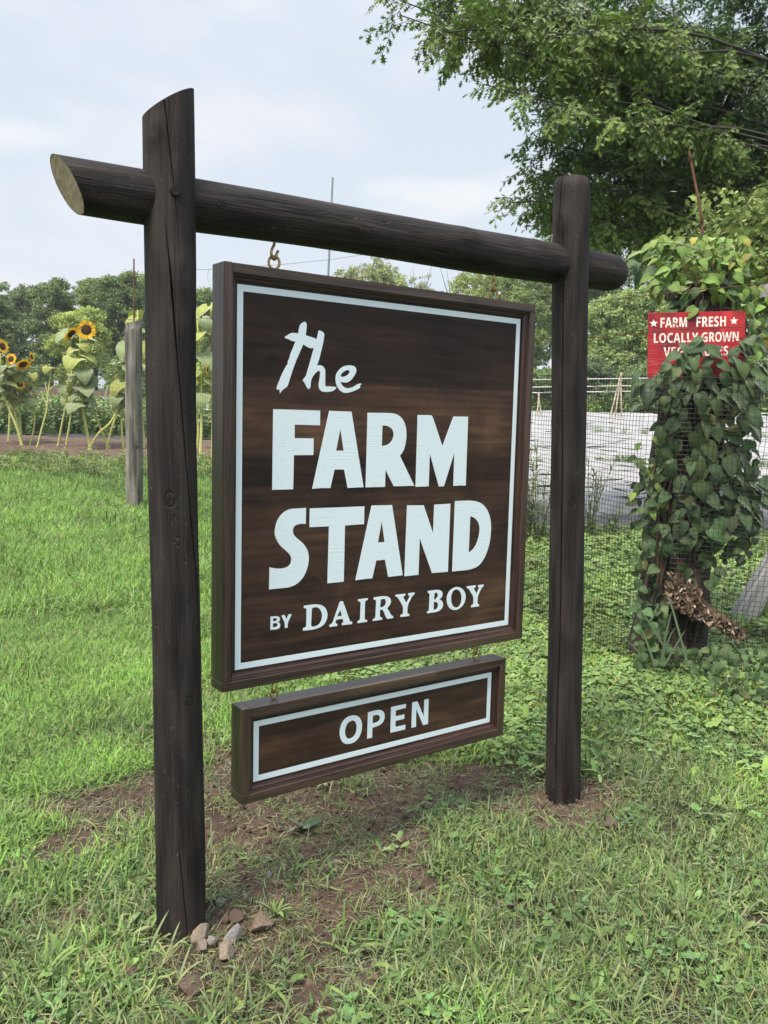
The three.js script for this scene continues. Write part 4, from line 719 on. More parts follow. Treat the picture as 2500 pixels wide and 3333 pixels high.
function tallWeed(u, v, d, height, spread, label, seed, n = 6) {
  const p = at(u, v, d); p.y = land(p.x, p.z);
  const root = thing('tall_weed', label, 'weed', p), r = rng(seed), stem = new MB(), leaf = new MB();
  for (let i = 0; i < n; i++) {
    const tip = p.clone().add(V(r.in(-1, 1) * spread, height * r.in(0.65, 1), r.in(-1, 1) * spread)), pts = curve(p.clone().add(V(r.in(-0.05, 0.05), 0, r.in(-0.05, 0.05))), tip, 0, 8, V(r.in(-0.05, 0.05), 0, 0));
    limb(stem, pts, 0.006, 0.0025, 4);
    for (let j = 2; j <= 8; j++) for (let k = 0; k < 4; k++) { const c = [0.10 * r.in(0.8, 1.3), 0.15 * r.in(0.8, 1.2), 0.045], b = new MB(); const q = pts[j].clone().lerp(pts[j - 1], r()); blade(leaf, q.x, q.z, r() * 6.28, r.in(0.06, 0.13), r.in(0.010, 0.018), r.in(0.4, 1.3), r.in(0.4, 1.4), c, c.map((w) => w * 1.2), q.y, 4, 0.3); }
  }
  part('stems', stem.geo(), leafMat(lin(0.14, 0.18, 0.06)), root, 'stuff'); part('leaves', leaf.geo(), grassMat, root, 'stuff');
}
tallWeed(1750, 1690, 8.6, 1.05, 0.30, 'tall yellow green weed just right of the large sign', 1, 9);
tallWeed(1715, 1690, 8.4, 0.75, 0.22, 'dark bushy weed behind the right edge of the large sign', 2, 9);
tallWeed(1925, 1690, 8.8, 0.95, 0.24, 'tall leafy weed right behind the far post', 3, 7);
tallWeed(2005, 1680, 9.0, 0.36, 0.09, 'small lone weed in front of the white fabric', 4, 3);

{ // black irrigation hose
  const mb = new MB(); limb(mb, smooth([footAt(1690, 8.4), footAt(1800, 8.9), footAt(1960, 8.55), footAt(2090, 8.5), footAt(2400, 8.9), footAt(2700, 9.2)].map((p) => p.add(V(0, 0.045, 0))), 60), 0.022, 0.022, 8);
  solo('irrigation_hose', mb.geo(), std(lin(0.02, 0.02, 0.022), 0.5), 'black irrigation hose lying along the field edge behind the fence', 'hose');
}
{ // rails and bean poles in the field
  const pole = (name, label, a, b, r, mat, category, group) => { const mb = new MB(); limb(mb, curve(a, b, 0, 4), r, r * 0.8, 6, null, 0.15); return solo(name, mb.geo(), mat, label, category, group); };
  const pale = std(lin(0.62, 0.61, 0.58), 0.7), cane = std(lin(0.42, 0.36, 0.27), 0.8);
  [[1226, 40], [1250, 40.4], [1268, 38.8], [1346, 37]].forEach(([v, d], i) => { const root = pole('field_rail', ['topmost pale horizontal rail across the field behind the fence', 'second pale horizontal rail across the field behind the fence', 'third pale horizontal rail across the field behind the fence', 'lowest pale rail just above the white fabric'][i], at(1600, v + 12, d), at(2750, v - 4, d), 0.024, pale, 'rail'); });
  const rail = new MB(); limb(rail, curve(at(120, 1302, 30), at(375, 1300, 30), 0.02, 4), 0.035, 0.035, 6); solo('field_rail', rail.geo(), std(lin(0.25, 0.25, 0.24), 0.8), 'grey rail behind the tallest sunflower', 'rail');
  [[2022, 1215, 1985, 1362, 'left pale leaning bean pole in the field left of the stump'], [2024, 1212, 2000, 1365, 'middle pale leaning bean pole in the field left of the stump'], [2020, 1214, 2024, 1360, 'upright bean pole of the poles left of the stump'], [1755, 1280, 1748, 1355, 'left cane of a low pair right of the large sign'], [1752, 1280, 1762, 1355, 'right cane of a low pair right of the large sign'], [352, 1255, 332, 1328, 'pale leaning stake behind the sunflowers']].forEach(([u0, v0, u1, v1, label]) => pole('bean_pole', label, at(u1, v1, 34), at(u0, v0, 34), 0.035, cane, 'pole'));
  const foot = footAt(1040, 12.5), top = at(1083, 578, 12.5); pole('metal_pole', 'thin grey metal pole rising behind the large sign above the crossbeam', foot, top, 0.017, new THREE.MeshStandardMaterial({ color: lin(0.22, 0.25, 0.27), metalness: 0.6, roughness: 0.5 }), 'pole');
  const wire = (label, pts, r, c, name = 'overhead_wire') => { const mb = new MB(); limb(mb, smooth(pts, 40), r, r, 4); solo(name, mb.geo(), std(c, 0.7), label, 'wire'); };
  wire('thin grey wire tied to the metal pole above the large sign', [at(470, 868, 10.6), at(560, 876, 10.8), at(690, 876, 11.4), at(900, 862, 12), at(1063, 846, 12.4), at(1250, 828, 13.2), at(1600, 880, 14)], 0.0035, lin(0.22, 0.22, 0.23));
  wire('loose end of wire hanging beside the upper left corner of the large sign', [at(680, 877, 11.3), at(676, 905, 11.3), at(684, 930, 11.3), at(691, 950, 11.3)], 0.003, lin(0.25, 0.25, 0.26));
}

// ------------------------------------------------------------------ fence posts, rods and the wire fence
const rust = std(0xffffff, 0.9, { map: rockTex([0.05, 0.022, 0.014], [0.17, 0.075, 0.045], 21) });
const POST_L = footAt(437, 10);
{
  const g = logGeometry({ len: at(437, 1050, 10).y - POST_L.y + 0.3, rad: (t, q) => 0.092 * (1 + 0.06 * Math.cos(2 * q)) * (t > 0.97 ? 0.9 : 1), seed: 15, rows: 90, rough: 0.10, cracks: [{ q: 2.1, y0: 0.6, y1: 2.2, d: 0.02, w: 0.4 }], knots: [[2.2, 1.95, 0.05, 0.012], [2.0, 1.4, 0.05, 0.01], [2.5, 0.8, 0.05, 0.012]], cut: (x) => 0.3 * x });
  const root = thing('fence_post', 'weathered grey wooden fence post just left of the near sign post', 'fence post', POST_L), m = new THREE.Matrix4().makeTranslation(POST_L.x, POST_L.y - 0.3, POST_L.z);
  part('shaft', g.side.applyMatrix4(m), greyMat, root); part('cut_end', g.end.applyMatrix4(m), greyMat, root);
  const mb = new MB(); limb(mb, [at(436, 1090, 9.97), at(436, 960, 9.97), at(436, 842, 9.97)], 0.0095, 0.009, 6); solo('rusty_rod', mb.geo(), rust, 'straight rusty rod standing on the grey fence post left of the sign', 'rod');
}
const TRUNK = (v) => at(2168 + (2150 - v) * 0.098, v, 5.12);        // the axis of the dead trunk on the right
{
  const pts = [2240, 2150, 2050, 1900, 1700, 1500, 1300, 1120, 1000, 905].map(TRUNK), rs = [0.26, 0.225, 0.20, 0.195, 0.19, 0.185, 0.175, 0.17, 0.165, 0.15];
  const mb = new MB(), fine = smooth(pts, 70), ids = [];
  fine.forEach((p, j) => { const t = j / 70 * (rs.length - 1), i = Math.min(rs.length - 2, Math.floor(t)), R = mix(rs[i], rs[i + 1], t - i), row = []; for (let k = 0; k <= 72; k++) { const q = k / 72 * 6.2832, cx = Math.cos(q), cz = Math.sin(q), ridge = Math.abs(noise(cx * 5, j * 0.06, cz * 5)) - 0.25, r = R * (1 + 0.18 * noise(cx * 1.5, j * 0.05, cz * 1.5) + 0.30 * ridge) * (j > 66 ? 0.92 : 1); row.push(mb.v(p.x + cx * r, p.y + (j === 70 ? 0.10 * noise(cx * 3, cz * 3, 8) : 0), p.z + cz * r, k / 72, j / 70 * 2)); } ids.push(row); });
  for (let j = 0; j < 70; j++) for (let k = 0; k < 72; k++) mb.quad(ids[j][k], ids[j + 1][k], ids[j + 1][k + 1], ids[j][k + 1]);
  const c = fine[70], o = mb.v(c.x, c.y - 0.05, c.z, 0.5, 0.5); for (let k = 0; k < 72; k++) mb.tri(ids[70][k], o, ids[70][k + 1]);
  const root = thing('dead_trunk', 'long dead tree trunk carrying the red sign and covered with vine', 'tree trunk', TRUNK(2150));
  part('trunk', mb.geo(), barkMat, root);
  const sh = new MB(), r = rng(8); for (let i = 0; i < 9; i++) { const q = i / 9 * 6.28, b = c.clone().add(V(Math.cos(q) * 0.15, -0.35, Math.sin(q) * 0.15)); limb(sh, [b, b.clone().add(V(0.01, 0.25, 0)), b.clone().add(V(r.in(-0.03, 0.03), 0.35 + 0.16 * r(), r.in(-0.03, 0.03)))], 0.022, 0.006, 5, null, 0.3); }
  part('splinter', sh.geo(), greyMat, root);
  const knob = stoneGeometry(91, 0.05, 0.035, 0.04, 3), k = part('broken_limb', knob, greyMat, root); k.position.add(at(2178, 962, 4.98));
  const rod = new MB(); limb(rod, smooth([at(2290, 830, 5.15), at(2282, 700, 5.15), at(2262, 590, 5.15), at(2243, 492, 5.15)], 16), 0.0085, 0.0075, 7);
  const rr = thing('rusty_rod', 'bent rusty rod wound with wire rising from the vine covered trunk', 'rod', at(2290, 830, 5.15)); part('shaft', rod.geo(), rust, rr);
  for (const [v0, u0] of [[722, 2284], [515, 2247]]) { const coil = new MB(), cp = []; for (let i = 0; i <= 40; i++) { const q = i / 40 * 6.28 * 4; cp.push(at(u0, v0, 5.15).add(V(Math.cos(q) * 0.011, (i / 40 - 0.5) * 0.035, Math.sin(q) * 0.011))); } limb(coil, cp, 0.002, 0.002, 4); part('wire_winding', coil.geo(), rust, rr); }
}
{ // shaggy bracket of rotten wood on the trunk
  const c = at(2245, 1950, 4.86), root = thing('wood_bracket', 'shaggy pale brown mass of rotten wood flakes jutting from the trunk base', 'rotten wood', c), r = rng(44);
  const right = V(0.805, 0, 0.593), body = new MB(), flakes = [new MB(), new MB()];
  limb(body, smooth([at(2170, 1900, 4.98), at(2230, 1935, 4.90), at(2300, 1985, 4.86), at(2370, 2030, 4.84), at(2415, 2068, 4.84)], 24), 0.048, 0.022, 12, null, 0.8);
  part('core', body.geo(), std(0xffffff, 0.95, { map: rockTex([0.03, 0.022, 0.016], [0.16, 0.10, 0.06], 31) }), root);
  for (let i = 0; i < 900; i++) {
    const t = i < 400 ? r() * 0.42 : r(), p = at(mix(2180, 2420, t) + r.gauss() * 16, mix(1935, 2076, t) + (i < 400 ? r.in(-78, 30) : r.in(-34, 24) * (1.1 - 0.4 * t)), mix(4.84, 4.78, t) - r() * 0.05), k = r.in(0.45, 1.4), e = r(), c2 = e < 0.14 ? [0.36 * k, 0.31 * k, 0.25 * k] : e < 0.72 ? [0.19 * k, 0.13 * k, 0.088 * k] : [0.07 * k, 0.045 * k, 0.03 * k], mb = flakes[i % 2];
    const a = V(r.gauss(), r.gauss() - 0.5, r.gauss() + 0.4).normalize().multiplyScalar(r.in(0.009, 0.026)), b = V(r.gauss(), r.gauss(), r.gauss()).normalize().multiplyScalar(r.in(0.008, 0.018));
    const q = [p.clone().sub(b), p.clone().add(a), p.clone().add(b), p.clone().add(a.clone().multiplyScalar(0.6)).add(b.clone().multiplyScalar(1.3))].map((w) => mb.v(w.x, w.y, w.z, 0, 0, c2)); mb.quad(q[0], q[1], q[3], q[2]);
  }
  const fm = std(0xffffff, 0.9, { vertexColors: true });
  for (const mb of flakes) part('wood_flake', mb.geo(), fm, root, 'stuff');
  for (const [pts, r0, r1] of [[[at(2360, 2045, 4.82), at(2385, 2085, 4.80), at(2412, 2110, 4.79)], 0.007, 0.004], [[at(2385, 2085, 4.80), at(2400, 2062, 4.78), at(2432, 2066, 4.78)], 0.004, 0.002], [[at(2150, 1965, 4.92), at(2220, 1985, 4.84), at(2290, 2010, 4.84)], 0.016, 0.010]]) { const tw = new MB(); limb(tw, smooth(pts, 10), r0, r1, 6, null, 0.3); part('twig', tw.geo(), greyMat, root); }
}
{ // leaning log behind the fence on the right, and the rail end above it
  const a = at(2345, 2120, 5.9), b = at(2620, 1690, 5.9), g = logGeometry({ len: b.distanceTo(a), rad: (t) => 0.085 + 0.008 * t, seed: 33, rows: 50, rough: 0.05 });
  const m = alongAxis(a, b), root = thing('leaning_log', 'thick grey log leaning behind the fence at the right edge', 'log', a);
  part('shaft', g.side.applyMatrix4(m), paleGrey, root); part('cut_end', g.start.applyMatrix4(m), paleGrey, root);
  const p = at(2478, 946, 5.5); const rb = new THREE.Mesh(new THREE.BoxGeometry(1.5, 0.085, 0.04), paleGrey); rb.geometry.translate(0.75, 0, 0); rb.position.copy(p); rb.rotation.y = -0.635; rb.name = 'fence_rail'; tag(rb, 'weathered grey rail end entering at the right edge beside the vine', 'rail'); rb.castShadow = rb.receiveShadow = true; scene.add(rb);
}
{
  const line = [footAt(-330, 25), POST_L.clone(), at(1200, 1400, 7.0), at(1760, 1400, 5.75), at(2090, 1400, 4.80), at(2300, 1400, 4.72), at(2560, 1400, 4.55), at(3000, 1400, 4.2)].map((p) => { p.y = land(p.x, p.z); return p; });
  const cum = [0]; for (let i = 1; i < line.length; i++) cum.push(cum[i - 1] + line[i].distanceTo(line[i - 1]));
  const total = cum[cum.length - 1], on = (s) => { let i = 1; while (i < cum.length - 1 && cum[i] < s) i++; const p = line[i - 1].clone().lerp(line[i], (s - cum[i - 1]) / (cum[i] - cum[i - 1])); p.y = land(p.x, p.z); return p; };
  const root = thing('wire_fence', 'thin dark wire mesh fence running behind the sign and across the trunk', 'wire fence', line[1]);
  const nearFrom = cum[2] - 1.0, side = V(-FWD.z, 0, FWD.x);
  const mesh = (name, s0, s1, cell, r, H, rough) => {
    const mb = new MB(), rows = Math.round(H / cell), bend = (s, h) => { const p = on(s), slack = rough * (0.4 + sstep(cum[4], cum[6], s) * 1.3); const o = 0.05 * slack * fbm(s * 1.6, h * 1.9, 3, 3), ox = 0.045 * slack * fbm(s * 2.1 + 9, h * 2.3, 6, 3), oy = 0.045 * slack * fbm(s * 1.4 + 4, h * 2.6, 9, 3); p.x += FWD.x * o + side.x * ox; p.z += FWD.z * o + side.z * ox; p.y += h + oy; return p; };
    for (let s = s0; s < s1; s += cell) { const pts = [], n = Math.max(4, Math.round(H / 0.16)); for (let i = 0; i <= n; i++) pts.push(bend(s, 0.01 + H * i / n)); limb(mb, pts, r, r, 3); }
    for (let j = 0; j <= rows; j++) { const pts = []; for (let s = s0; s <= s1 + 0.001; s += 0.12) pts.push(bend(s, 0.01 + j * cell)); if (pts.length > 1) limb(mb, pts, j === rows ? r * 1.6 : r, j === rows ? r * 1.6 : r, 3); }
    part(name, mb.geo(), std(lin(0.020, 0.022, 0.022), 0.6), root, 'stuff');
  };
  mesh('wire_mesh', 0, nearFrom, 0.05, 0.0013, 1.62, 0.5);
  mesh('wire_mesh', nearFrom, total, 0.027, 0.00145, 1.66, 1);
  for (const [h0, h1] of [[1.95, 2.0], [2.3, 2.22]]) { const pts = []; for (let i = 0; i <= 40; i++) { const s = total * 0.98 * i / 40, p = on(s); p.y += mix(h0, h1, i / 40) + 0.05 * noise(s * 0.7, h0) - 0.10 * Math.abs(Math.sin(s * 0.7)); pts.push(p); } const mb = new MB(); limb(mb, pts, 0.0022, 0.0022, 4); part('rusty_wire', mb.geo(), rust, root); }
}

// ------------------------------------------------------------------ sunflowers
const veinTex = texture(256, 256, (u, v) => {                            // u across the leaf, v from base to tip: veins and mottling
  const x = Math.abs(u - 0.5) * 2, rib = Math.exp(-((x / 0.035) ** 2)), s = v - x * 0.38, side = Math.exp(-(((((s * 7) % 1) - 0.5) / 0.09) ** 2)) * (x > 0.03 ? 1 : 0), n = 0.88 + 0.25 * fbm(u * 9, v * 9, 3, 3), k = n + 0.45 * rib + 0.22 * side;
  return [0.62 * k, 0.62 * k, 0.62 * k];
});
function leafGeometry({ L, W, heart = 0, droop = 0.5, fold = 0.25, wave = 0.04, seed = 0, nu = 6, nv = 8, tip = 1.0 }) {   // lies along +z from its stalk, upper face up
  const mb = new MB(), ids = [];
  let y = 0, z = -heart * L * 0.2, a = 0.15;
  for (let j = 0; j <= nv; j++) {
    const t = j / nv, w = W * 0.5 * Math.pow(Math.sin(Math.PI * Math.pow(Math.min(1, t * 0.94 + 0.06), 0.62)), 0.85) * (t > 0.75 ? mix(1, 0.55 + 0.45 * (1 - tip), (t - 0.75) * 4) : 1), row = [];
    for (let i = 0; i <= nu; i++) { const s = (i / nu - 0.5) * 2, back = heart * L * 0.22 * Math.abs(s) * (1 - t) * (1 - t); row.push(mb.v(s * w, y + Math.abs(s) * w * fold + wave * W * noise(s * 2 + seed, t * 4, seed) - back * 0.3, z - back, i / nu, t)); }
    ids.push(row); y -= Math.sin(a) * L / nv; z += Math.cos(a) * L / nv; a += droop / nv * 1.6;
  }
  for (let j = 0; j < nv; j++) for (let i = 0; i < nu; i++) mb.quad(ids[j][i], ids[j + 1][i], ids[j + 1][i + 1], ids[j][i + 1]);
  return mb.geo();
}
const bigLeaf = leafMat(lin(0.40, 0.52, 0.24), { map: veinTex, bumpMap: veinTex, bumpScale: 0.004 }), limeLeaf = leafMat(lin(0.52, 0.60, 0.14), { map: veinTex, bumpMap: veinTex, bumpScale: 0.004 });
const stalkMat = leafMat(lin(0.55, 0.58, 0.20), { transmission: 0.1 }), petalMat = leafMat(lin(0.85, 0.52, 0.015)), discTex = texture(128, 128, (u, v) => { const d = Math.hypot(u - 0.5, v - 0.5) * 2, n = 0.6 + 0.9 * noise(u * 40, v * 40); return mix3([0.10 * n, 0.055 * n, 0.012], [0.045 * n, 0.018 * n, 0.008], sstep(0.25, 0.75, d)); });
const discMat = std(0xffffff, 0.9, { map: discTex, bumpMap: discTex, bumpScale: 0.01 });
const sunLeaves = [0, 1, 2].map((k) => leafGeometry({ L: 0.34, W: 0.32, heart: 1, droop: [0.5, 0.9, 1.2][k], fold: [0.2, 0.1, 0.3][k], seed: k, wave: 0.10 }));
/** Lays a leaf's +z along dir with its upper face as near to `up` as it goes. */
function orient(m, pos, dir, up, s) {
  const z = dir.clone().normalize(), x = V(0, 0, 0).crossVectors(up, z).normalize(), y = V(0, 0, 0).crossVectors(z, x);
  m.quaternion.setFromRotationMatrix(new THREE.Matrix4().makeBasis(x, y, z)); m.position.add(pos); m.scale.setScalar(s); return m;
}
const UP = V(0, 1, 0), identity = (m) => m;
function flower(root, p, face, R, seed) {
  const r = rng(seed), f = face.clone().normalize(), a = V(0, 0, 0).crossVectors(UP, f).normalize(), b = V(0, 0, 0).crossVectors(f, a), mb = new MB(), d = new MB(), g = new MB();
  for (const layer of [0, 1]) for (let i = 0; i < 22; i++) { const q = (i + layer * 0.5) / 22 * 6.2832 + r.in(-0.06, 0.06), L = R * r.in(0.88, 1.12), e = a.clone().multiplyScalar(Math.cos(q)).add(b.clone().multiplyScalar(Math.sin(q))), t = V(0, 0, 0).crossVectors(f, e), P = (k, w, h) => { const v = p.clone().addScaledVector(e, L * k).addScaledVector(t, R * w).addScaledVector(f, R * (h + layer * 0.03)); return mb.v(v.x, v.y, v.z); }; const curl = r.in(-0.15, 0.25); const q0 = [P(0.5, -0.05, 0.0), P(0.5, 0.05, 0.0), P(0.76, 0.10, 0.05), P(0.76, -0.10, 0.05), P(1.02, 0, curl)]; mb.quad(q0[0], q0[1], q0[2], q0[3]); mb.tri(q0[3], q0[2], q0[4]); }
  for (let i = 0; i < 12; i++) { const q = i / 12 * 6.2832, e = a.clone().multiplyScalar(Math.cos(q)).add(b.clone().multiplyScalar(Math.sin(q))), t = V(0, 0, 0).crossVectors(f, e), P = (k, w, h) => { const v = p.clone().addScaledVector(e, R * k).addScaledVector(t, R * w).addScaledVector(f, R * h); return g.v(v.x, v.y, v.z); }; g.tri(P(0.3, -0.16, -0.06), P(0.3, 0.16, -0.06), P(0.92, 0, -0.10)); }
  const N = 24, ids = []; for (let j = 0; j <= 4; j++) { const row = [], rr = R * 0.60 * j / 4, h = R * 0.10 * (1 - (j / 4) ** 2); for (let i = 0; i <= N; i++) { const q = i / N * 6.2832, v = p.clone().addScaledVector(a, Math.cos(q) * rr).addScaledVector(b, Math.sin(q) * rr).addScaledVector(f, h); row.push(d.v(v.x, v.y, v.z, 0.5 + 0.5 * Math.cos(q) * j / 4, 0.5 + 0.5 * Math.sin(q) * j / 4)); } ids.push(row); }
  for (let j = 0; j < 4; j++) for (let i = 0; i < N; i++) d.quad(ids[j][i], ids[j + 1][i], ids[j + 1][i + 1], ids[j][i + 1]);
  const head = part('flower_head', d.geo(), discMat, root); part('petals', mb.geo(), petalMat, head); part('sepals', g.geo(), bigLeaf, head);
}
function sunflower({ stem, d, heads = [], leaves = 10, from = 0.35, size = 1, label, seed, forks = [], lime = 0.35 }) {
  const pts = stem.map(([u, v]) => at(u, v, d)), r = rng(seed), base = pts[0].clone(); base.y = Math.min(base.y, land(base.x, base.z)); pts[0].y = land(pts[0].x, pts[0].z) - 0.02;
  const root = thing('sunflower', label, 'sunflower', base, 'sunflowers in the mulched bed'), mb = new MB(), path = smooth(pts, 24);
  limb(mb, path, 0.026 * size, 0.015 * size, 7);
  for (const f of forks) limb(mb, smooth(f.map(([u, v]) => at(u, v, d - 0.1)), 10), 0.013, 0.008, 5);
  const toEye = EYE.clone().sub(base).setY(0).normalize();
  const stalks = new MB();
  leaves = Math.round(leaves * 1.1);
  for (let i = 0; i < leaves; i++) {
    const t = mix(from, 0.98, (i + r() * 0.6) / leaves), p = path[Math.min(24, Math.round(t * 24))], q = i * 2.4 + r.in(-0.4, 0.4), s = size * r.in(0.75, 1.3) * mix(1, 0.9, t), out = V(Math.cos(q), 0, Math.sin(q)), e = p.clone().addScaledVector(out, 0.15 * s).add(V(0, 0.07 * s, 0));
    limb(stalks, curve(p, e, -0.03, 4), 0.008, 0.006, 4);
    const m = part('leaf', sunLeaves[i % 3], r() < lime ? limeLeaf : bigLeaf, root); orient(m, e, out.clone().add(V(0, r.in(-0.9, 0.15), 0)), UP.clone().add(toEye.clone().multiplyScalar(0.25)), s);
  }
  part('stem', mb.geo(), stalkMat, root); if (leaves) part('leaf_stalks', stalks.geo(), stalkMat, root, 'stuff');
  heads.forEach(([u, v, R, fx, fy], i) => flower(root, at(u, v, d - 0.22), toEye.clone().add(V(fx, fy, 0)), R, seed * 7 + i));
}
sunflower({ d: 17.0, seed: 1, size: 1.18, leaves: 20, from: 0.42, stem: [[297, 1466], [282, 1400], [268, 1310], [258, 1200], [262, 1095]], heads: [[281, 1074, 0.185, 0.1, 0.0]], label: 'tallest sunflower facing the camera, its head largest of all' });
sunflower({ d: 17.3, seed: 2, size: 1.0, leaves: 9, from: 0.42, stem: [[362, 1478], [330, 1400], [300, 1320], [276, 1235], [240, 1110], [234, 1088]], heads: [[232, 1086, 0.165, 0.9, -0.9]], label: 'dark stemmed sunflower crossing behind the tallest, its head turned down' });
sunflower({ d: 17.1, seed: 3, size: 0.8, leaves: 3, from: 0.75, stem: [[118, 1462], [135, 1400], [152, 1335], [160, 1260], [163, 1205], [150, 1195]], forks: [[[158, 1290], [150, 1260], [147, 1243]], [[160, 1270], [178, 1255], [192, 1248]], [[155, 1325], [142, 1295], [134, 1272]]], label: 'bare branched sunflower stalk with broken top left of the tallest one' });
sunflower({ d: 17.4, seed: 4, size: 0.95, leaves: 4, from: 0.7, stem: [[186, 1446], [200, 1390], [212, 1330], [220, 1275], [222, 1240]], heads: [], label: 'headless leaning sunflower between the branched stalk and the tallest one' });
sunflower({ d: 17.0, seed: 5, size: 1.05, leaves: 9, from: 0.55, stem: [[283, 1460], [320, 1412], [360, 1375], [390, 1310], [414, 1225], [425, 1120]], label: 'sunflower leaning right from the foot of the tallest one' });
sunflower({ d: 17.2, seed: 6, size: 1.05, leaves: 9, from: 0.55, stem: [[345, 1462], [358, 1415], [385, 1330], [408, 1240], [430, 1110]], label: 'sunflower leaning right toward the grey fence post' });
sunflower({ d: 17.4, seed: 7, size: 1.0, leaves: 8, from: 0.6, stem: [[76, 1450], [52, 1385], [20, 1310], [0, 1255], [2, 1150]], heads: [[8, 1128, 0.14, 0.7, 0.2]], label: 'sunflower with head at the left edge of the photo' });
sunflower({ d: 17.7, seed: 8, size: 1.0, leaves: 9, from: 0.62, stem: [[70, 1448], [58, 1380], [40, 1310], [45, 1230], [68, 1190]], heads: [[75, 1186, 0.16, 0.5, -1.1], [36, 1169, 0.12, -0.6, 0.2], [103, 1162, 0.10, 1.2, 0.2]], label: 'bushy sunflower with drooping heads near the left edge' });
sunflower({ d: 17.9, seed: 9, size: 0.85, leaves: 5, from: 0.6, stem: [[72, 1430], [66, 1370], [64, 1310], [63, 1262]], heads: [[64, 1252, 0.12, 0.2, 0.6]], label: 'short sunflower with a small head below the bushy one' });
sunflower({ d: 18.4, seed: 10, size: 1.0, leaves: 5, from: 0.6, stem: [[27, 1415], [32, 1350], [33, 1280], [20, 1200]], label: 'slender sunflower stalk standing behind those at the left edge' });
sunflower({ d: 15.6, seed: 11, size: 1.15, leaves: 11, from: 0.45, lime: 0.6, stem: [[651, 1530], [654, 1440], [656, 1300], [650, 1150], [640, 1010]], heads: [[675, 1202, 0.10, 1.6, -0.2]], label: 'big lime leaved sunflower between the near post and the large sign' });
sunflower({ d: 15.9, seed: 12, size: 1.15, leaves: 9, from: 0.5, lime: 0.7, stem: [[690, 1535], [692, 1420], [688, 1250], [682, 1080], [690, 985]], heads: [[690, 1090, 0.10, 1.6, 0.2]], label: 'sunflower half hidden by the left edge of the large sign' });
sunflower({ d: 17.6, seed: 13, size: 0.9, leaves: 6, from: 0.5, lime: 0.5, stem: [[640, 1480], [645, 1390], [636, 1290], [646, 1195]], label: 'thin sunflower right behind the near sign post' });
sunflower({ d: 17.8, seed: 14, size: 1.2, leaves: 10, from: 0.45, lime: 0.6, stem: [[470, 1470], [462, 1350], [452, 1180], [448, 1010]], label: 'tall sunflower behind the rusty rod and grey post' });

sunflower({ d: 18.0, seed: 21, size: 0.85, leaves: 6, from: 0.5, lime: 0.6, stem: [[214, 1440], [228, 1370], [236, 1290], [232, 1205]], label: 'slim leafy sunflower stalk left of the tallest one, without a head' });
sunflower({ d: 17.9, seed: 22, size: 0.8, leaves: 6, from: 0.55, lime: 0.6, stem: [[96, 1448], [112, 1380], [110, 1300], [100, 1215]], label: 'slim sunflower between the bushy one and the branched stalk' });
sunflower({ d: 17.6, seed: 23, size: 0.85, leaves: 6, from: 0.55, lime: 0.6, stem: [[404, 1470], [396, 1390], [400, 1300], [392, 1180]], label: 'upright sunflower close to the left side of the grey fence post' });
sunflower({ d: 17.8, seed: 24, size: 0.9, leaves: 7, from: 0.5, lime: 0.6, stem: [[-20, 1450], [-8, 1380], [14, 1300], [22, 1220]], heads: [[20, 1205, 0.10, 0.4, -0.4]], label: 'leaning sunflower entering at the very left edge' });

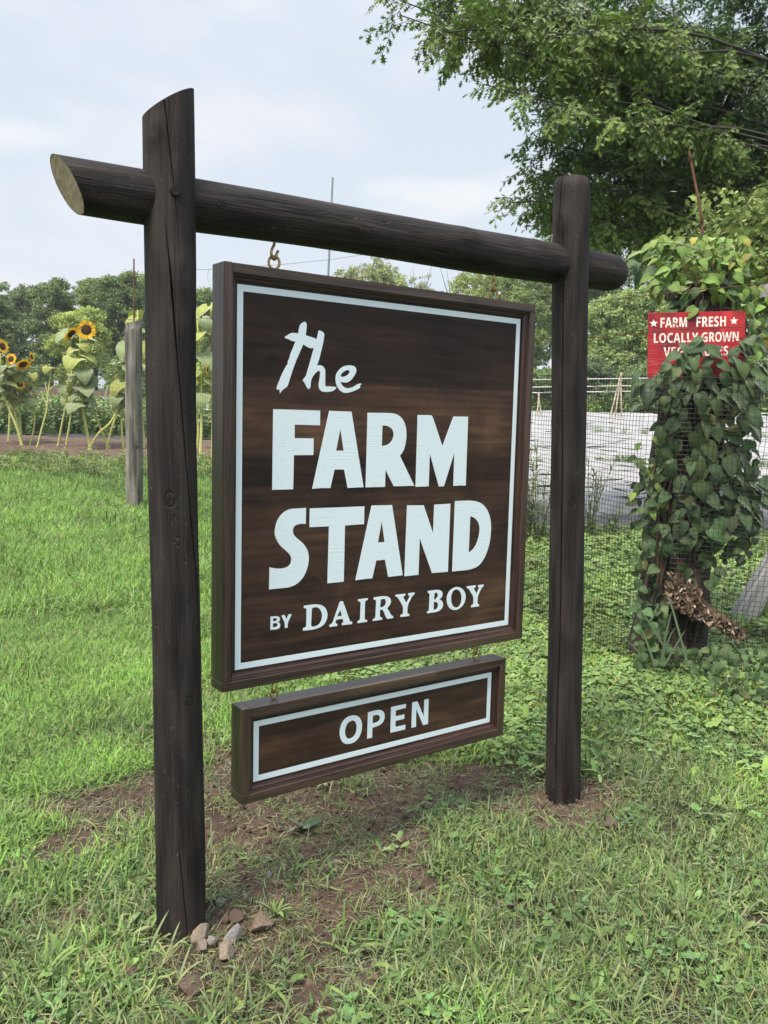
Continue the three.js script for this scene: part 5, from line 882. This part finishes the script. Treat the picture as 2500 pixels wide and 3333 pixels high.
// ------------------------------------------------------------------ the red sign on the trunk
{
  const TL = at(2109.5, 1020, 4.905), TR = at(2425, 1013, 4.86), BL = at(2093, 1212, 4.925);
  const X = TR.clone().sub(TL), W = X.length(); X.normalize();
  const Y0 = TL.clone().sub(BL), Z = V(0, 0, 0).crossVectors(X, Y0).normalize(), Y = V(0, 0, 0).crossVectors(Z, X), H = W * 0.685;
  const cw = 1024, ch = Math.round(1024 * 0.685), cv = document.createElement('canvas'); cv.width = cw; cv.height = ch;
  const g = cv.getContext('2d'), r = rng(3);
  g.fillStyle = '#a01420'; g.fillRect(0, 0, cw, ch);
  for (let i = 0; i < 500; i++) { g.globalAlpha = r.in(0.03, 0.14); g.fillStyle = r.pick(['#6d0d1c', '#c02026', '#c41a1a', '#581020', '#8e1030']); g.fillRect(r.in(-60, cw), r.in(0, ch), r.in(30, 260), r.in(2, 14)); }
  for (let i = 0; i < 26; i++) { const x = r.in(0, cw), y = r.in(0, ch), q = r.in(40, 150), w = g.createRadialGradient(x, y, 2, x, y, q); const tone = r() < 0.6 ? '60,8,22' : '205,60,60'; w.addColorStop(0, `rgba(${tone},0.5)`); w.addColorStop(1, `rgba(${tone},0)`); g.globalAlpha = 1; g.fillStyle = w; g.fillRect(0, 0, cw, ch); }
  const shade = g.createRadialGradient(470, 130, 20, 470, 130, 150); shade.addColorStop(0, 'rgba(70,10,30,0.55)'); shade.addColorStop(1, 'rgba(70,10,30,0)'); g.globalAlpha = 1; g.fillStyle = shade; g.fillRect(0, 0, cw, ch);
  g.fillStyle = '#e6e6dc'; g.textBaseline = 'alphabetic'; g.textAlign = 'left';
  const word = (t, x, y, w, h) => { g.save(); g.font = 'bold 100px sans-serif'; const m = g.measureText(t).width; g.translate(x, y); g.scale(w / m, h / 73); g.fillText(t, 0, 0); g.restore(); };
  word('FARM', 120, 158, 300, 108); word('FRESH', 500, 158, 330, 108);
  word('LOCALLY', 50, 322, 480, 104); word('GROWN', 560, 322, 405, 104);
  word('VEGETABLES', 165, 472, 690, 104); word('FR', 350, 612, 120, 92);
  const star = (x, y, R) => { g.beginPath(); for (let i = 0; i < 10; i++) { const q = -Math.PI / 2 + i * Math.PI / 5, k = i % 2 ? R * 0.42 : R; g.lineTo(x + Math.cos(q) * k, y + Math.sin(q) * k); } g.closePath(); g.fill(); };
  star(58, 112, 46); star(905, 104, 46);
  for (let i = 0; i < 1500; i++) { const y = r() * ch, low = y / ch; g.globalAlpha = r.in(0.14, 0.6) * (0.35 + low); g.fillStyle = r.pick(['#b9a6a8', '#cdbfbc', '#8c1a28', '#a01420', '#7a1222']); g.fillRect(r.in(-20, cw), y, r.in(10, 110) * (0.5 + low), r.in(1.2, 5.0)); }
  g.globalAlpha = 1; g.fillStyle = '#2a1a1a'; for (const [x, y] of [[22, 24], [1002, 22]]) { g.beginPath(); g.arc(x, y, 7, 0, 7); g.fill(); }
  const t = new THREE.CanvasTexture(cv); t.colorSpace = THREE.SRGBColorSpace; t.repeat.set(1 / W, 1 / H);
  const s = new THREE.Shape(), c = 0.014; s.moveTo(c, 0); s.lineTo(W - c, 0); s.quadraticCurveTo(W, 0, W, c); s.lineTo(W, H - c); s.quadraticCurveTo(W, H, W - c, H); s.lineTo(c, H); s.quadraticCurveTo(0, H, 0, H - c); s.lineTo(0, c); s.quadraticCurveTo(0, 0, c, 0);
  const geo = new THREE.ExtrudeGeometry(s, { depth: 0.008, bevelEnabled: true, bevelSize: 0.0012, bevelThickness: 0.0012, bevelSegments: 1, curveSegments: 5 });
  const m = solo('red_sign', geo, std(0xffffff, 0.55, { map: t }), 'weathered red painted sign reading FARM FRESH LOCALLY GROWN nailed to the vine covered trunk', 'sign');
  m.quaternion.setFromRotationMatrix(new THREE.Matrix4().makeBasis(X, Y, Z)); m.position.copy(TL).addScaledVector(Y, -H);
}

// ------------------------------------------------------------------ the vine on the trunk
{
  const c = TRUNK(1400), root = thing('climbing_vine', 'broad leaved green vine climbing the dead trunk and half covering the red sign', 'vine', c), r = rng(90);
  const geos = [0, 1, 2, 3].map((k) => leafGeometry({ L: 1, W: [0.58, 0.66, 0.52, 0.62][k], droop: [0.35, 0.6, 0.8, 0.2][k], fold: [0.22, 0.12, 0.3, 0.18][k], wave: 0.13, seed: 10 + k, nu: 4, nv: 6 }));
  const young = leafMat(lin(0.235, 0.395, 0.072), { map: veinTex, bumpMap: veinTex, bumpScale: 0.002, clearcoat: 0.15 }), ripe = leafMat(lin(0.105, 0.205, 0.072), { map: veinTex, bumpMap: veinTex, bumpScale: 0.002, clearcoat: 0.2 }), shaded = leafMat(lin(0.066, 0.130, 0.052), { map: veinTex, bumpMap: veinTex, bumpScale: 0.002, transmission: 0.2, clearcoat: 0.2 });  // the darkest green has the shade of overhanging leaves put into its colour
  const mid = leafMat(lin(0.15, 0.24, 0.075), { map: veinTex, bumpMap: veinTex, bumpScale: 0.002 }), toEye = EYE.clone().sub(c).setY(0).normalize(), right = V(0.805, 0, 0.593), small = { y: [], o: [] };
  const stems = new MB(); let n = 0;
  const grow = (count, us, vs, ds, len, mats, dirY, spread, lift) => {
    for (let i = 0; i < count; i++) {
      const u = r.in(...us), v = r.in(...vs), p = at(u, v, r.in(...ds)), k = (u - (2168 + (2150 - v) * 0.098)) / 160;
      const dir = toEye.clone().multiplyScalar(r.in(0.15, 0.75)).addScaledVector(right, k * r.in(0.5, 1.3) + r.in(-1.6, 1.6) * spread).add(V(0, r.in(...dirY), 0)), nrm = toEye.clone().multiplyScalar(0.8).add(V(r.in(-0.6, 0.6), lift + r.in(-0.2, 0.4), r.in(-0.6, 0.6))).addScaledVector(right, k * 0.3);
      const m = part('leaf', geos[Math.floor(r() * 4)], r.pick(mats), root); orient(m, p, dir, nrm, r.in(...len)); n++;
      if (i % 3 === 0) limb(stems, curve(TRUNK(v + r.in(0, 60)).addScaledVector(toEye, 0.16), p, -0.02, 4), 0.0022, 0.0016, 4);
    }
  };
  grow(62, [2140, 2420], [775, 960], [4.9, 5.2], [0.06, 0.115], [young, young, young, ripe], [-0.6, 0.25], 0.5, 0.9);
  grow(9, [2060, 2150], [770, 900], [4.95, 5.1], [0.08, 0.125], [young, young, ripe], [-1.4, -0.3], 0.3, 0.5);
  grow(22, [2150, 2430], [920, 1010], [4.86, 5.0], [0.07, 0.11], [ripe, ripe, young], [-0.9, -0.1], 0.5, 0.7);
  grow(24, [2400, 2490], [960, 1260], [4.78, 4.98], [0.08, 0.13], [young, ripe, ripe, shaded], [-0.9, 0.0], 0.5, 0.6);
  grow(14, [2225, 2420], [1105, 1190], [4.78, 4.84], [0.085, 0.125], [ripe, ripe, shaded], [-0.9, -0.1], 0.6, 0.6);
  grow(46, [2150, 2470], [1180, 1310], [4.74, 4.84], [0.06, 0.145], [ripe, shaded, mid], [-1.3, -0.3], 0.5, 0.55);
  grow(7, [2185, 2300], [1095, 1165], [4.78, 4.83], [0.10, 0.14], [ripe, ripe, shaded], [-0.8, -0.2], 0.7, 0.6);
  grow(17, [2080, 2240], [1210, 1330], [4.80, 4.92], [0.06, 0.145], [ripe, shaded, shaded], [-1.2, -0.2], 0.4, 0.5);
  grow(40, [2170, 2450], [1300, 1520], [4.76, 4.92], [0.06, 0.15], [shaded, ripe, ripe, mid], [-1.4, -0.5], 0.4, 0.4);
  grow(46, [2190, 2470], [1480, 1720], [4.80, 4.93], [0.06, 0.145], [shaded, ripe, ripe, mid], [-1.3, -0.4], 0.5, 0.4);
  grow(13, [2395, 2490], [1560, 1680], [4.78, 4.9], [0.10, 0.16], [shaded, ripe], [-0.9, -0.1], 0.6, 0.5);
  const scatter = (list, count, us, vs, ds, len) => { for (let i = 0; i < count; i++) { const p = at(r.in(...us), r.in(...vs), r.in(...ds)), o = new THREE.Object3D(); orient(o, p, V(r.gauss(), r.in(-1.2, 0.1), r.gauss()).addScaledVector(toEye, 0.3), toEye.clone().add(V(r.in(-0.4, 0.4), 0.6, r.in(-0.4, 0.4))), r.in(...len)); o.updateMatrix(); const k = r.in(0.65, 1.45), y = r() < 0.06 ? 1.9 : r.in(0.85, 1.2); list.push({ m: o.matrix, c: lin(k * y, k, k * 0.9) }); } };
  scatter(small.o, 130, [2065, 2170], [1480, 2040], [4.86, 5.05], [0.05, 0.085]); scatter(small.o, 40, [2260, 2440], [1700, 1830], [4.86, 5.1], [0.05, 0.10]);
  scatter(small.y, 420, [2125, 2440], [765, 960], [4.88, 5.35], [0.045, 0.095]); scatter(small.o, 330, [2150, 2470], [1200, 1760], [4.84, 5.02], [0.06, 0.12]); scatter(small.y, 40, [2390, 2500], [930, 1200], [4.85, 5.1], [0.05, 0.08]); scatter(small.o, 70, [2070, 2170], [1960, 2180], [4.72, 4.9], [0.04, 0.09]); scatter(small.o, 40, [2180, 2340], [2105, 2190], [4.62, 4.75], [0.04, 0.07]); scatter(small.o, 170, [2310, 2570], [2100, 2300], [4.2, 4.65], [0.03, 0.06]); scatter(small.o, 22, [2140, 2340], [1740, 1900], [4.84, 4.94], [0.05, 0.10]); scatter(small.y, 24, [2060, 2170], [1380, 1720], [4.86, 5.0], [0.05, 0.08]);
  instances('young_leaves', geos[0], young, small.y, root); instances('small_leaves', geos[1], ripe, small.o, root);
  for (let i = 0; i < 9; i++) { const a = TRUNK(2150).add(V(r.in(-0.15, 0.15), 0, 0)).addScaledVector(toEye, 0.2), pts = []; for (let k = 0; k <= 9; k++) { const v = 2150 - k * 135; pts.push(TRUNK(v).addScaledVector(toEye, 0.20 - k * 0.002).addScaledVector(right, (i - 4) * 0.035 + r.in(-0.05, 0.05))); } limb(stems, smooth(pts, 40), 0.010, 0.004, 5, null, 0.2); }
  for (const [u0, v0, u1, v1] of [[2190, 1050, 2240, 1110], [2390, 1160, 2450, 1080], [2140, 790, 2300, 830]]) limb(stems, curve(at(u0, v0, 4.84), at(u1, v1, 4.80), -0.02, 6), 0.003, 0.002, 4);
  part('vine_stems', stems.geo(), std(lin(0.075, 0.048, 0.032), 0.9), root);
}
{ // plants at the foot of the trunk and by the sign
  const strap = new MB(), r = rng(12), b = at(2140, 2175, 4.62); b.y = land(b.x, b.z);
  const root = thing('strap_leaf_clump', 'few long pale grass like blades at the foot of the dead trunk', 'grass clump', b);
  for (const [u0, v0, u1, v1] of [[2150, 2165, 2186, 1990], [2160, 2170, 2232, 2048], [2150, 2160, 2200, 2040], [2130, 2165, 2085, 2040], [2100, 2150, 2030, 2075], [2140, 2170, 2310, 2160], [2170, 2120, 2052, 1945], [2240, 2170, 2170, 1920]]) { const c = [0.12, 0.19, 0.10], A = at(u0, v0, 4.62), B = at(u1, v1, 4.55 + r() * 0.08), pts = curve(A, B, r.in(-0.03, 0.0), 8); let prev = null; pts.forEach((p, i) => { const w = 0.006 * Math.sqrt(Math.max(0, 1 - (i / 8) ** 3)), row = [strap.v(p.x - 0.8 * w, p.y, p.z - 0.6 * w, 0, 0, c), strap.v(p.x + 0.8 * w, p.y, p.z + 0.6 * w, 1, 0, c)]; if (prev) strap.quad(prev[0], prev[1], row[1], row[0]); prev = row; }); }
  part('blade', strap.geo(), grassMat, root);
  const rosette = (name, label, cat, u, v, spec, col) => { const p = groundAt(u, v); p.y = ground(p.x, p.z); const root = thing(name, label, cat, p); for (const [q, len, w, lean, curl] of spec) { const mb = new MB(); blade(mb, 0, 0, q, len, w, lean, curl, col, col.map((x) => x * 1.2), 0.005, 7, 0.45); const m = new THREE.Mesh(mb.geo(), grassMat); m.name = 'leaf'; m.castShadow = m.receiveShadow = true; root.add(m); } return root; };
  rosette('dock_weed', 'dark broad leaved weed on the soil below the OPEN sign', 'weed', 985, 2700, [[0.3, 0.08, 0.03, 0.9, 0.9], [1.7, 0.07, 0.028, 0.8, 0.8], [2.8, 0.09, 0.03, 1.0, 0.9], [4.2, 0.07, 0.026, 0.9, 0.7], [1.0, 0.12, 0.006, 0.2, 0.2]], [0.055, 0.105, 0.045]);
  const tuft = (seed, n, lo, hi, w) => { const q = rng(seed), s = []; for (let i = 0; i < n; i++) s.push([q() * 6.28, q.in(lo, hi), w * q.in(0.6, 1.2), q.in(0.1, 1.2), q.in(0.2, 1.3)]); return s; };
  rosette('grass_tuft', 'bright broad bladed grass tuft right of the stones at the near post', 'grass clump', 900, 2990, tuft(1, 12, 0.04, 0.10, 0.010), [0.15, 0.24, 0.055]);
  rosette('grass_tuft', 'long bladed bright grass tuft at the lower left corner', 'grass clump', 150, 3230, tuft(2, 18, 0.06, 0.14, 0.008), [0.19, 0.28, 0.075]);
  [[2130, 2162, 'white clover flower at the foot of the trunk, left of a pair'], [2147, 2170, 'white clover flower at the foot of the trunk, right of a pair'], [2368, 2236, 'lone pinkish white clover flower in the grass below the rotten bracket']].forEach(([u, v, label], i) => {
    const p = groundAt(u, v + 18), root = thing('clover_flower', label, 'flower', V(p.x, ground(p.x, p.z), p.z)), q = rng(70 + i), head = new MB(), stem = new MB(), top = V(root.position.x, root.position.y + 0.075, root.position.z);
    limb(stem, [root.position.clone(), top], 0.0018, 0.0014, 5); part('stem', stem.geo(), stalkMat, root);
    for (let k = 0; k < 46; k++) { const d = V(q.gauss(), q.gauss() + 0.3, q.gauss()).normalize(), t = V(-d.z, 0.2, d.x).multiplyScalar(0.0022), a = top.clone().addScaledVector(d, 0.004), b2 = top.clone().addScaledVector(d, 0.0135).add(V(0, 0.003, 0)); const id = [a.clone().sub(t), a.clone().add(t), b2.clone().add(t), b2.clone().sub(t)].map((w) => head.v(w.x, w.y, w.z)); head.quad(...id); }
    part('flower_head', head.geo(), std(lin(0.72, 0.66, 0.66), 0.8), root);
  });
}

// ------------------------------------------------------------------ the oak that overhangs from the right
function lobedLeaf(mb, p, dir, nrm, L, col, r) {
  const z = dir.clone().normalize(), x = V(0, 0, 0).crossVectors(nrm, z).normalize(), y = V(0, 0, 0).crossVectors(z, x), out = [[0.0, 0.012], [0.20, 0.03], [0.26, 0.20], [0.34, 0.06], [0.42, 0.09], [0.56, 0.36], [0.56, 0.10], [0.62, 0.10], [0.80, 0.27], [0.78, 0.07], [1.0, 0.0]], w = r.in(0.8, 1.15), bend = r.in(0.05, 0.3);
  const P = (t, s) => { const v = p.clone().addScaledVector(z, t * L).addScaledVector(x, s * L * w).addScaledVector(y, (-bend * t * t + 0.25 * Math.abs(s)) * L); return mb.v(v.x, v.y, v.z, 0, 0, col); };
  for (const sgn of [-1, 1]) { const mid = out.map(([t]) => P(Math.min(t, t * 0.92), 0)), edge = out.map(([t, s]) => P(t, s * sgn)); for (let i = 0; i + 1 < out.length; i++) { if (sgn > 0) { mb.tri(mid[i], edge[i], edge[i + 1]); mb.tri(mid[i], edge[i + 1], mid[i + 1]); } else { mb.tri(mid[i], edge[i + 1], edge[i]); mb.tri(mid[i], mid[i + 1], edge[i + 1]); } } }
}
function oakSpray(seed, n, L) {                                          // a drooping twig along +z with leaves to both sides
  const r = rng(seed), mb = new MB(), len = 0.34, pts = []; for (let i = 0; i <= 6; i++) { const t = i / 6; pts.push(V(0.03 * Math.sin(t * 4 + seed), -0.10 * t * t, len * t)); }
  limb(mb, pts, 0.0035, 0.0015, 3, [0.5, 0.42, 0.35]);
  for (let i = 0; i < n; i++) { const t = 0.15 + 0.85 * (i + r() * 0.5) / n, p = pts[Math.min(6, Math.round(t * 6))], s = i % 2 ? 1 : -1, k = r.in(0.8, 1.25), c = [k * r.in(0.9, 1.15), k, k * r.in(0.8, 1.05)]; lobedLeaf(mb, p, V(s * r.in(0.3, 1.1), r.in(-0.9, 0.25), r.in(0.2, 1.0)), V(r.in(-0.5, 0.5), 1, r.in(-0.5, 0.5)), L * r.in(0.75, 1.2), c, r); }
  return mb.geo();
}
{
  const base = footAt(3650, 11.5), root = thing('oak_tree', 'large overhanging oak with pointed lobed leaves filling the upper right', 'tree', base), r = rng(55);
  const wood = new MB(), fork = base.clone().add(V(-0.3, 3.6, 0.1)), top = base.clone().add(V(-0.5, 9.5, 0.3));
  limb(wood, smooth([base.clone().add(V(0, -0.3, 0)), base.clone().add(V(-0.1, 1.8, 0)), fork, base.clone().add(V(-0.4, 6.5, 0.2)), top], 24), 0.42, 0.12, 14, null, 0.12);
  part('trunk', wood.geo(), barkMat, root);
  const geos = [oakSpray(1, 12, 0.092), oakSpray(2, 14, 0.086), oakSpray(3, 11, 0.096)], lists = [[], [], []], twigs = new MB();
  const spray = (p, dir, s, hue) => { const o = new THREE.Object3D(); orient(o, p, dir, UP, s); o.rotateZ(r.in(-0.6, 0.6)); o.updateMatrix(); const k = r.in(0.75, 1.25), y = hue + r.in(-0.05, 0.10); lists[Math.floor(r() * 3)].push({ m: o.matrix, c: lin(0.064 * k * (1 + 1.9 * y), 0.138 * k * (1 + 0.9 * y), 0.044 * k * (1 - y)) }); };
  // boughs end where the photograph shows the crown's tips; the rest fill it inward: u, v, depth, length of side twigs, density, light on the outer leaves painted as a paler colour
  const boughs = [[1235, 112, 7.4, 0.30, 1.0, 0.35], [1262, 5, 7.6, 0.42, 1.0, 0.35], [1350, 170, 7.3, 0.30, 0.9, 0.4], [1440, 200, 7.6, 0.30, 0.9, 0.35], [1500, 335, 7.2, 0.22, 0.55, 0.35], [1570, 345, 7.6, 0.18, 0.5, 0.35], [1665, 430, 8.2, 0.22, 0.6, 0.3], [1690, 590, 8.4, 0.26, 0.7, 0.35], [1600, 722, 8.0, 0.18, 0.45, 0.35], [1720, 745, 8.6, 0.26, 0.6, 0.35], [1420, -60, 8.0, 0.6, 1.3, 0.3], [1560, 80, 8.4, 0.5, 1.4, 0.2], [1640, 190, 8.8, 0.5, 1.4, 0.15], [1750, 300, 9.0, 0.5, 1.4, 0.1], [1790, 430, 9.2, 0.5, 1.3, 0.1], [1810, 560, 9.0, 0.45, 1.2, 0.2], [1860, 690, 9.4, 0.5, 1.2, 0.15], [1980, 740, 9.6, 0.45, 1.0, 0.1], [1640, -80, 8.4, 0.6, 1.4, 0.2], [1800, 60, 9.0, 0.6, 1.5, 0.05], [1920, 190, 9.4, 0.6, 1.5, 0], [2000, 360, 9.6, 0.6, 1.4, 0], [2040, 520, 9.8, 0.55, 1.3, 0], [2060, 640, 9.6, 0.5, 1.2, 0.05], [2180, 700, 9.8, 0.5, 1.1, 0.05], [1950, -60, 9.0, 0.7, 1.5, 0.1], [2120, 90, 9.6, 0.7, 1.6, 0], [2200, 250, 9.8, 0.6, 1.5, 0], [2230, 420, 10.0, 0.6, 1.3, 0], [2300, 560, 10.0, 0.55, 1.1, 0], [2400, 660, 10.0, 0.5, 1.1, 0.05], [2350, -40, 9.4, 0.7, 1.5, 0], [2420, 150, 9.8, 0.7, 1.5, 0], [2480, 330, 10.2, 0.6, 1.2, 0], [2520, 520, 10.4, 0.6, 1.1, 0], [2560, 680, 10.2, 0.6, 1.0, 0.05], [2700, 200, 10, 0.7, 1.2, 0], [2650, -100, 9.6, 0.8, 1.2, 0], [1700, 480, 9.0, 0.42, 1.3, 0.15], [1755, 640, 9.3, 0.42, 1.2, 0.2], [1690, 690, 9.0, 0.32, 1.0, 0.25], [1850, 380, 9.6, 0.5, 1.4, 0.05], [1920, 480, 9.8, 0.5, 1.4, 0.05], [1940, 620, 9.8, 0.5, 1.3, 0.05], [1480, 60, 8.2, 0.4, 0.9, 0.25], [2100, 780, 10.2, 0.5, 1.1, 0.05], [2320, 760, 10.4, 0.5, 1.0, 0.05], [2150, 560, 10.4, 0.6, 1.3, 0], [2350, 470, 10.6, 0.6, 1.1, 0]];
  boughs.forEach(([u0, v0, d, twig0, dense, hue], i) => {
    const edge = sstep(1780, 1640, u0) * sstep(-20, 60, v0), u = u0 + 70 * edge, v = v0 - 62 * edge, twig = twig0 * (1 - 0.25 * edge);
    const tip = at(u, v, d), h = clamp((tip.y - base.y) * r.in(0.35, 0.95), 2.2, 8), start = V(base.x - 0.4, base.y + h, base.z + 0.1), pts = curve(start, tip, r.in(-0.9, 0.1), 26, V(r.in(-0.6, 0.6), 0, r.in(-0.6, 0.6))).map((p, k) => p.add(V(0.10 * noise(k * 0.35, i, 1), 0.14 * noise(k * 0.35, i, 5), 0.10 * noise(k * 0.35, i, 9)).multiplyScalar(Math.min(1, k / 6, (26 - k) / 4))));
    limb(twigs, pts, 0.036, 0.005, 5);
    const total = start.distanceTo(tip), reach = Math.min(0.92, 2.6 / total), n = Math.round((u > 1700 ? 50 : 38) * dense);
    for (let k = 0; k < n; k++) {
      const t = 1 - reach * Math.pow(r(), 0.8), p = pts[Math.min(26, Math.round(t * 26))], grow = twig * (0.25 + 1.3 * (1 - t)), dir = tip.clone().sub(start).normalize().multiplyScalar(0.6).add(V(r.gauss(), r.gauss() * 0.55 - 0.30, r.gauss()));
      const e = p.clone().addScaledVector(dir.normalize(), grow * r.in(0.5, 1.2)), path = curve(p, e, -0.04, 4);
      limb(twigs, path, 0.008, 0.003, 3);
      for (let q = 1; q <= 4; q++) { if (q < 2 && r() < 0.5) continue; const dd = dir.clone().add(V(r.in(-0.7, 0.7), r.in(-0.5, 0.2), r.in(-0.7, 0.7))); spray(path[q], dd, r.in(0.75, 1.05), hue); }
    }
    spray(tip.clone().addScaledVector(tip.clone().sub(pts[23]).normalize(), -0.25), tip.clone().sub(pts[22]), 1, hue);
  });
  // the long bare-looking bough that crosses the crown
  limb(twigs, smooth([base.clone().add(V(-0.35, 4.6, 0.1)), at(2800, 60, 10.2), at(2500, 195, 9.6), at(2400, 290, 9.4), at(2340, 395, 9.3), at(2260, 510, 9.2), at(2130, 600, 9.2), at(2000, 700, 9.2)], 40), 0.085, 0.012, 8, null, 0.1);
  limb(twigs, smooth([at(2500, 500, 10.4), at(2380, 560, 10.2), at(2230, 620, 10.0), at(2080, 730, 9.8)], 24), 0.035, 0.008, 6);
  limb(twigs, smooth([at(2490, 110, 10), at(2400, 250, 9.8), at(2330, 330, 9.8)], 20), 0.03, 0.01, 6);
  limb(twigs, smooth([at(1930, 105, 8.6), at(1800, 140, 8.3), at(1660, 145, 8.0), at(1560, 128, 7.8)], 20), 0.018, 0.006, 5);
  part('boughs', twigs.geo(), std(lin(0.050, 0.044, 0.040), 0.95), root);
  const oakLeaf = leafMat(0xffffff, { vertexColors: true, transmission: 0.30, clearcoat: 0.12 });
  lists.forEach((l, i) => instances('crown', geos[i], oakLeaf, l, root));
  console.log('oak sprays', lists.map((l) => l.length).join(' '));
}
{ // the small leaved tree that comes in low at the right edge
  const base = footAt(2900, 9), root = thing('small_leaved_tree', 'yellow green small leaved branches low at the right edge above the vine', 'tree', base), r = rng(66), wood = new MB(), list = [[], [], []];
  limb(wood, smooth([base.clone().add(V(0, -0.2, 0)), base.clone().add(V(0, 1.4, 0)), base.clone().add(V(-0.1, 2.8, 0)), base.clone().add(V(-0.2, 4.2, 0))], 12), 0.11, 0.03, 8);
  for (const [u, v, d] of [[2300, 780, 7.8], [2350, 850, 7.6], [2420, 730, 8.0], [2430, 880, 7.6], [2480, 800, 7.8], [2500, 930, 7.6], [2390, 960, 7.9], [2550, 700, 8.2], [2600, 860, 8.0], [2280, 930, 8.4]]) {
    const tip = at(u, v, d), pts = curve(base.clone().add(V(0, clamp((tip.y - base.y) * 0.8, 1, 4), 0)), tip, -0.2, 12); limb(wood, pts, 0.028, 0.005, 5);
    for (let i = 0; i < 30; i++) { const p = pts[5 + Math.floor(r() * 8)].clone().add(V(r.gauss(), r.gauss(), r.gauss()).multiplyScalar(0.26)), s = r.in(0.30, 0.5), k = r.in(0.75, 1.25), o = new THREE.Object3D(); o.position.copy(p); o.rotation.set(r.in(-0.5, 0.5), r() * 6.28, r.in(-0.5, 0.5)); o.scale.setScalar(s); o.updateMatrix(); list[i % 3].push({ m: o.matrix, c: lin(0.19 * k, 0.26 * k, 0.07 * k) }); }
  }
  part('trunk', wood.geo(), barkMat, root);
  const fine = [leafClump(21, 70, 0.36, 0.15), leafClump(22, 70, 0.36, 0.15), leafClump(23, 70, 0.36, 0.15)];
  list.forEach((l, i) => instances('crown', fine[i], farLeafMat, l, root));
}

renderer.render(scene, camera);
